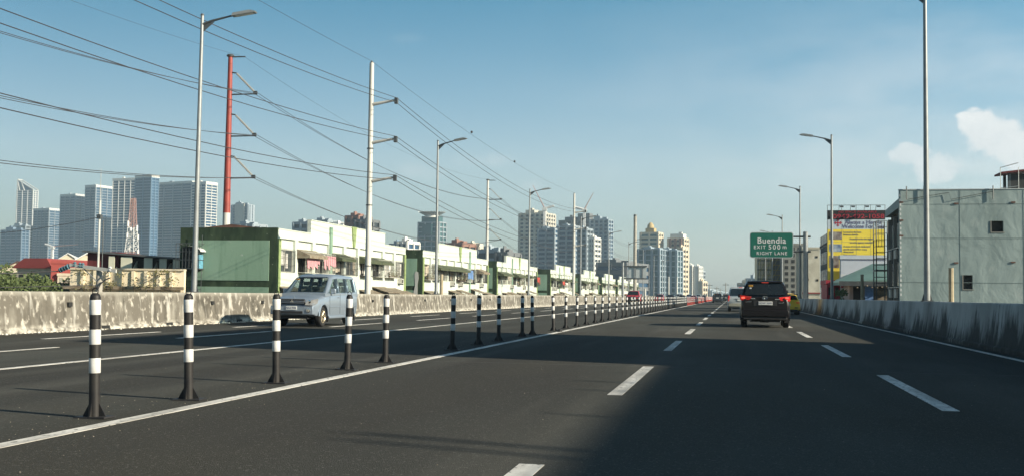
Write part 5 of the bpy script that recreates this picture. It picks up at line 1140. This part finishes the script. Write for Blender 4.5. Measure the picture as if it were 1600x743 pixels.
# ---- silver people carrier coming towards us (front at local +y, turned round)
AUV = dict(paint='silver', cat='car', wr=.345, axles=(-1.27, 1.48), H=1.80, belt=1.12, wb=.81, wrf=.675, rim='rim', sideglass='clear_glass',
    lower=[(-2.12, .45, 1.08, .74), (-2.05, .36, 1.12, .81), (-1.3, .30, 1.12, .845), (0, .28, 1.10, .845), (.9, .29, 1.08, .845), (1.4, .31, 1.03, .845), (1.85, .34, .955, .83), (2.12, .38, .875, .78), (2.26, .42, .76, .71), (2.32, .46, .62, .66)],
    upper=[(-2.10, 1.15), (-2.0, 1.68), (-1.92, 1.77), (-1, 1.80), (.1, 1.79), (.42, 1.70), (1.18, 1.12), (1.32, 1.08)],
    side=[[(-1.92, 1.19), (-1.12, 1.17), (-1.12, 1.66), (-1.84, 1.66)], [(-1.05, 1.17), (-.14, 1.15), (-.14, 1.66), (-1.05, 1.66)], [(-.07, 1.15), (.94, 1.14), (.36, 1.62), (-.07, 1.66)]],
    screens=[('rear_window', (-2.09, 1.22, .66), (-2.0, 1.66, .60), -1), ('windscreen', (1.17, 1.16, .755), (.46, 1.69, .62), 1)], open=True, glass='clear_glass',
    boxes=[('front_bumper', 'silver', (-.78, .78, 2.10, 2.37, .42, .70)), ('lower_grille', 'plastic', (-.42, .42, 2.30, 2.378, .44, .545)), ('radiator_grille', 'plastic', (-.46, .46, 2.24, 2.33, .765, .925)),
           ('grille_bar', 'chrome', (-.47, .47, 2.325, 2.345, .925, .945)), ('grille_bar', 'silver', (-.45, .45, 2.325, 2.345, .855, .875)), ('grille_bar', 'silver', (-.44, .44, 2.325, 2.345, .80, .818)),
           ('number_plate', 'plate', (-.20, .20, 2.378, 2.395, .575, .70)), ('bumper_seam', 'plastic', (-.77, .77, 2.355, 2.374, .705, .715)),
           ('door_mirror', 'silver', (-1.00, -.82, .70, .82, 1.12, 1.30)), ('door_mirror', 'silver', (.82, 1.00, .70, .82, 1.12, 1.30)), ('step_bar', 'silver', (-.86, -.80, -.85, .95, .27, .36)), ('step_bar', 'silver', (.80, .86, -.85, .95, .27, .36)),
           ('mud_flap', 'plastic', (-.84, -.66, 1.02, 1.04, .16, .42)), ('mud_flap', 'plastic', (.66, .84, 1.02, 1.04, .16, .42)), ('mud_flap', 'plastic', (-.84, -.66, -1.74, -1.72, .16, .42)), ('mud_flap', 'plastic', (.66, .84, -1.74, -1.72, .16, .42)),
           ('door_seam', 'plastic', (-.849, -.842, -.11, -.10, .42, 1.12)), ('door_seam', 'plastic', (-.849, -.842, .92, .93, .42, 1.05)), ('door_seam', 'plastic', (-.849, -.842, -1.10, -1.09, .55, 1.12)), ('door_handle', 'silver', (-.875, -.845, .02, .17, .98, 1.01)), ('door_handle', 'silver', (-.875, -.845, -1.0, -.85, .98, 1.01)),
           ('body_line', 'silver', (-.858, -.842, -1.9, .95, .66, .69)), ('windscreen_sticker', 'amber', (.42, .55, .66, .68, 1.60, 1.64)), ('bonnet_ornament', 'chrome', (-.01, .01, 2.12, 2.16, .95, 1.02))],
    text=[('NAA 2594', 'inkviolet', (0, 2.398, .638), .085, PI)])
auv = vehicle('passenger_car', 'silver people carrier coming towards us by the far wall', (-13.95, 35.15, 0), R(180), AUV); auv.scale = (.94, .93, .965)
for s_ in (-1, 1):
    v = [(s_*.46, 2.325, .74), (s_*.49, 2.315, .83), (s_*.60, 2.26, .885), (s_*.73, 2.11, .935), (s_*.795, 1.93, .96), (s_*.805, 2.03, .80), (s_*.71, 2.23, .735)]
    b = MB(); b.poly([(x*1.012, y+.008, z) for x, y, z in (v if s_ < 0 else list(reversed(v)))], .05); h_ = b.build('headlamp', 'headl', auv)
    MB().lathe([(.055, 0), (.06, .012), (.0, .02)], n=12).build('bulb', 'chrome', h_).matrix_local = Matrix.Translation((s_*.62, 2.29, .86)) @ Matrix.Rotation(-PI/2, 4, 'X')
    o = MB().lathe([(.075, 0), (.075, .03), (.05, .032), (.045, .015), (0, .015)], n=16).build('fog_lamp', 'chrome', auv); o.matrix_local = Matrix.Translation((s_*.62, 2.365, .56)) @ Matrix.Rotation(-PI/2, 4, 'X')
b = MB()
for q in range(3):
    a_ = PI/2+q*2*PI/3; d = Vector((math.cos(a_), 0, math.sin(a_))); e = Vector((-d.z, 0, d.x)); c_ = Vector((0, 2.35, .865)); b.poly([c_, c_+d*.035+e*.02, c_+d*.07, c_+d*.035-e*.02], .012)
b.build('emblem', 'chrome', auv)
# ---- the rest of the traffic: a saloon, an SUV and a pickup type
SEDAN = dict(paint='darkp', cat='car', wr=.31, axles=(-1.35, 1.35), H=1.45, belt=.95, wb=.82, wrf=.60,
    lower=[(-2.25, .38, .92, .74), (-2.15, .28, .97, .84), (-1.3, .2, .96, .87), (0, .2, .93, .87), (1.3, .22, .88, .86), (1.9, .28, .78, .80), (2.2, .36, .62, .68)],
    upper=[(-1.85, .98), (-1.2, 1.38), (-.7, 1.44), (.2, 1.42), (1.15, .95), (1.25, .9)],
    side=[[(-1.3, 1.02), (-.45, 1.0), (-.45, 1.33), (-1.05, 1.33)], [(-.38, 1.0), (.75, .97), (.2, 1.30), (-.38, 1.33)]],
    screens=[('rear_window', (-1.8, 1.02, .70), (-1.25, 1.34, .58), -1), ('windscreen', (1.1, .98, .72), (.28, 1.38, .56), 1)],
    boxes=[('front_bumper', 'darkp', (-.78, .78, 2.05, 2.27, .30, .52)), ('headlamp', 'headl', (-.78, -.5, 2.0, 2.22, .62, .72)), ('headlamp', 'headl', (.5, .78, 2.0, 2.22, .62, .72)), ('radiator_grille', 'plastic', (-.4, .4, 2.1, 2.24, .55, .68)), ('tail_lamp', 'taill', (-.8, -.55, -2.28, -2.1, .75, .86)), ('tail_lamp', 'taill', (.55, .8, -2.28, -2.1, .75, .86)), ('number_plate', 'plate', (-.2, .2, 2.25, 2.275, .38, .48))], text=[])
def recol(S, p, **k): D_ = dict(S); D_['paint'] = p; D_.update(k); D_['boxes'] = [(n_, p if m_ == S['paint'] else m_, b_) for n_, m_, b_ in S['boxes']]; return D_
PICK = dict(paint='redp', cat='pickup', wr=.39, axles=(-1.6, 1.6), H=1.82, belt=1.18, wb=.87, wrf=.70,
    lower=[(-2.62, .55, 1.12, .86), (-2.5, .45, 1.16, .93), (-1.5, .40, 1.16, .95), (0, .38, 1.16, .95), (1.4, .40, 1.14, .95), (2.2, .45, 1.08, .92), (2.55, .52, .95, .84), (2.62, .56, .85, .78)],
    upper=[(-1.1, 1.18), (-.8, 1.72), (-.6, 1.80), (.2, 1.82), (.5, 1.76), (1.3, 1.18), (1.4, 1.15)],
    side=[[(-.82, 1.24), (0, 1.22), (0, 1.66), (-.7, 1.66)], [(.06, 1.22), (1.0, 1.2), (.5, 1.64), (.06, 1.66)]],
    screens=[('rear_window', (-1.05, 1.26, .7), (-.84, 1.66, .62), -1), ('windscreen', (1.26, 1.22, .78), (.54, 1.74, .64), 1)],
    boxes=[('front_bumper', 'plastic', (-.90, .90, 2.45, 2.72, .48, .78)), ('radiator_grille', 'plastic', (-.5, .5, 2.5, 2.66, .80, 1.02)), ('headlamp', 'headl', (-.86, -.54, 2.42, 2.62, .84, 1.0)), ('headlamp', 'headl', (.54, .86, 2.42, 2.62, .84, 1.0)), ('number_plate', 'plate', (-.2, .2, 2.72, 2.74, .56, .68)), ('door_mirror', 'redp', (-1.12, -.96, .85, .97, 1.2, 1.38)), ('door_mirror', 'redp', (.96, 1.12, .85, .97, 1.2, 1.38))], text=[])
vehicle('pickup_truck', 'red pickup coming towards us behind the striped bollards', (-13.2, 150, 0), PI, PICK)
vehicle('passenger_car', 'black sport utility car far ahead in the left lane', (-2.55, 205, 0), 0, recol(SUV, 'darkp', text=[]))
vehicle('passenger_car', 'dark car just left of the pale silver van, far ahead', (-1.3, 262, 0), 0, recol(SUV, 'darkp', text=[]))
vehicle('passenger_car', 'pale car in the haze beyond the two dark cars ahead', (-1.9, 330, 0), 0, recol(SEDAN, 'whitep'))
jam = [(1031, -13, SEDAN, 'redp', 'red saloon behind the red pickup in the oncoming lanes'), (1048, -11.5, SEDAN, 'darkp', 'dark saloon in the oncoming queue, right of the red one'), (1062, -13.2, SUV, 'whitep', 'white people carrier in the oncoming queue'), (1066, -11.3, SEDAN, 'blackp', 'black saloon in the oncoming queue, between white and silver cars'),
       (1077, -12.8, SUV, 'silver', 'silver people carrier in the oncoming queue'), (1084, -11.4, SEDAN, 'redp', 'red saloon farthest up the oncoming queue'), (1092, -12.5, VAN, 'whitep', 'white van at the far end of the oncoming queue'), (1100, -11.5, SUV, 'darkp', 'dark people carrier last in the oncoming queue')]
for x, X, S, pm, lb in jam:
    Y_ = AX(x, 462, X).y; vehicle('van' if S is VAN else 'passenger_car', lb, (X, Y_, 0), PI, recol(S, pm, text=[]), 'oncoming traffic queue')
# ================================================================== HAZE
hz = bpy.data.materials.new('haze'); hz.use_nodes = True; N = hz.node_tree.nodes; N.clear()
o_ = N.new('ShaderNodeOutputMaterial'); v_ = N.new('ShaderNodeVolumePrincipled'); v_.inputs['Color'].default_value = (.66, .86, 1.0, 1); v_.inputs['Density'].default_value = .00029; v_.inputs['Anisotropy'].default_value = .2
hz.node_tree.links.new(v_.outputs[0], o_.inputs['Volume'])
tag(MB().box(-1500, 400, -120, 2500, GZ-2, 190).build('haze', hz), 'thin bluish haze over the whole city', 'haze', kind='stuff')
SC.cycles.volume_bounces = 0
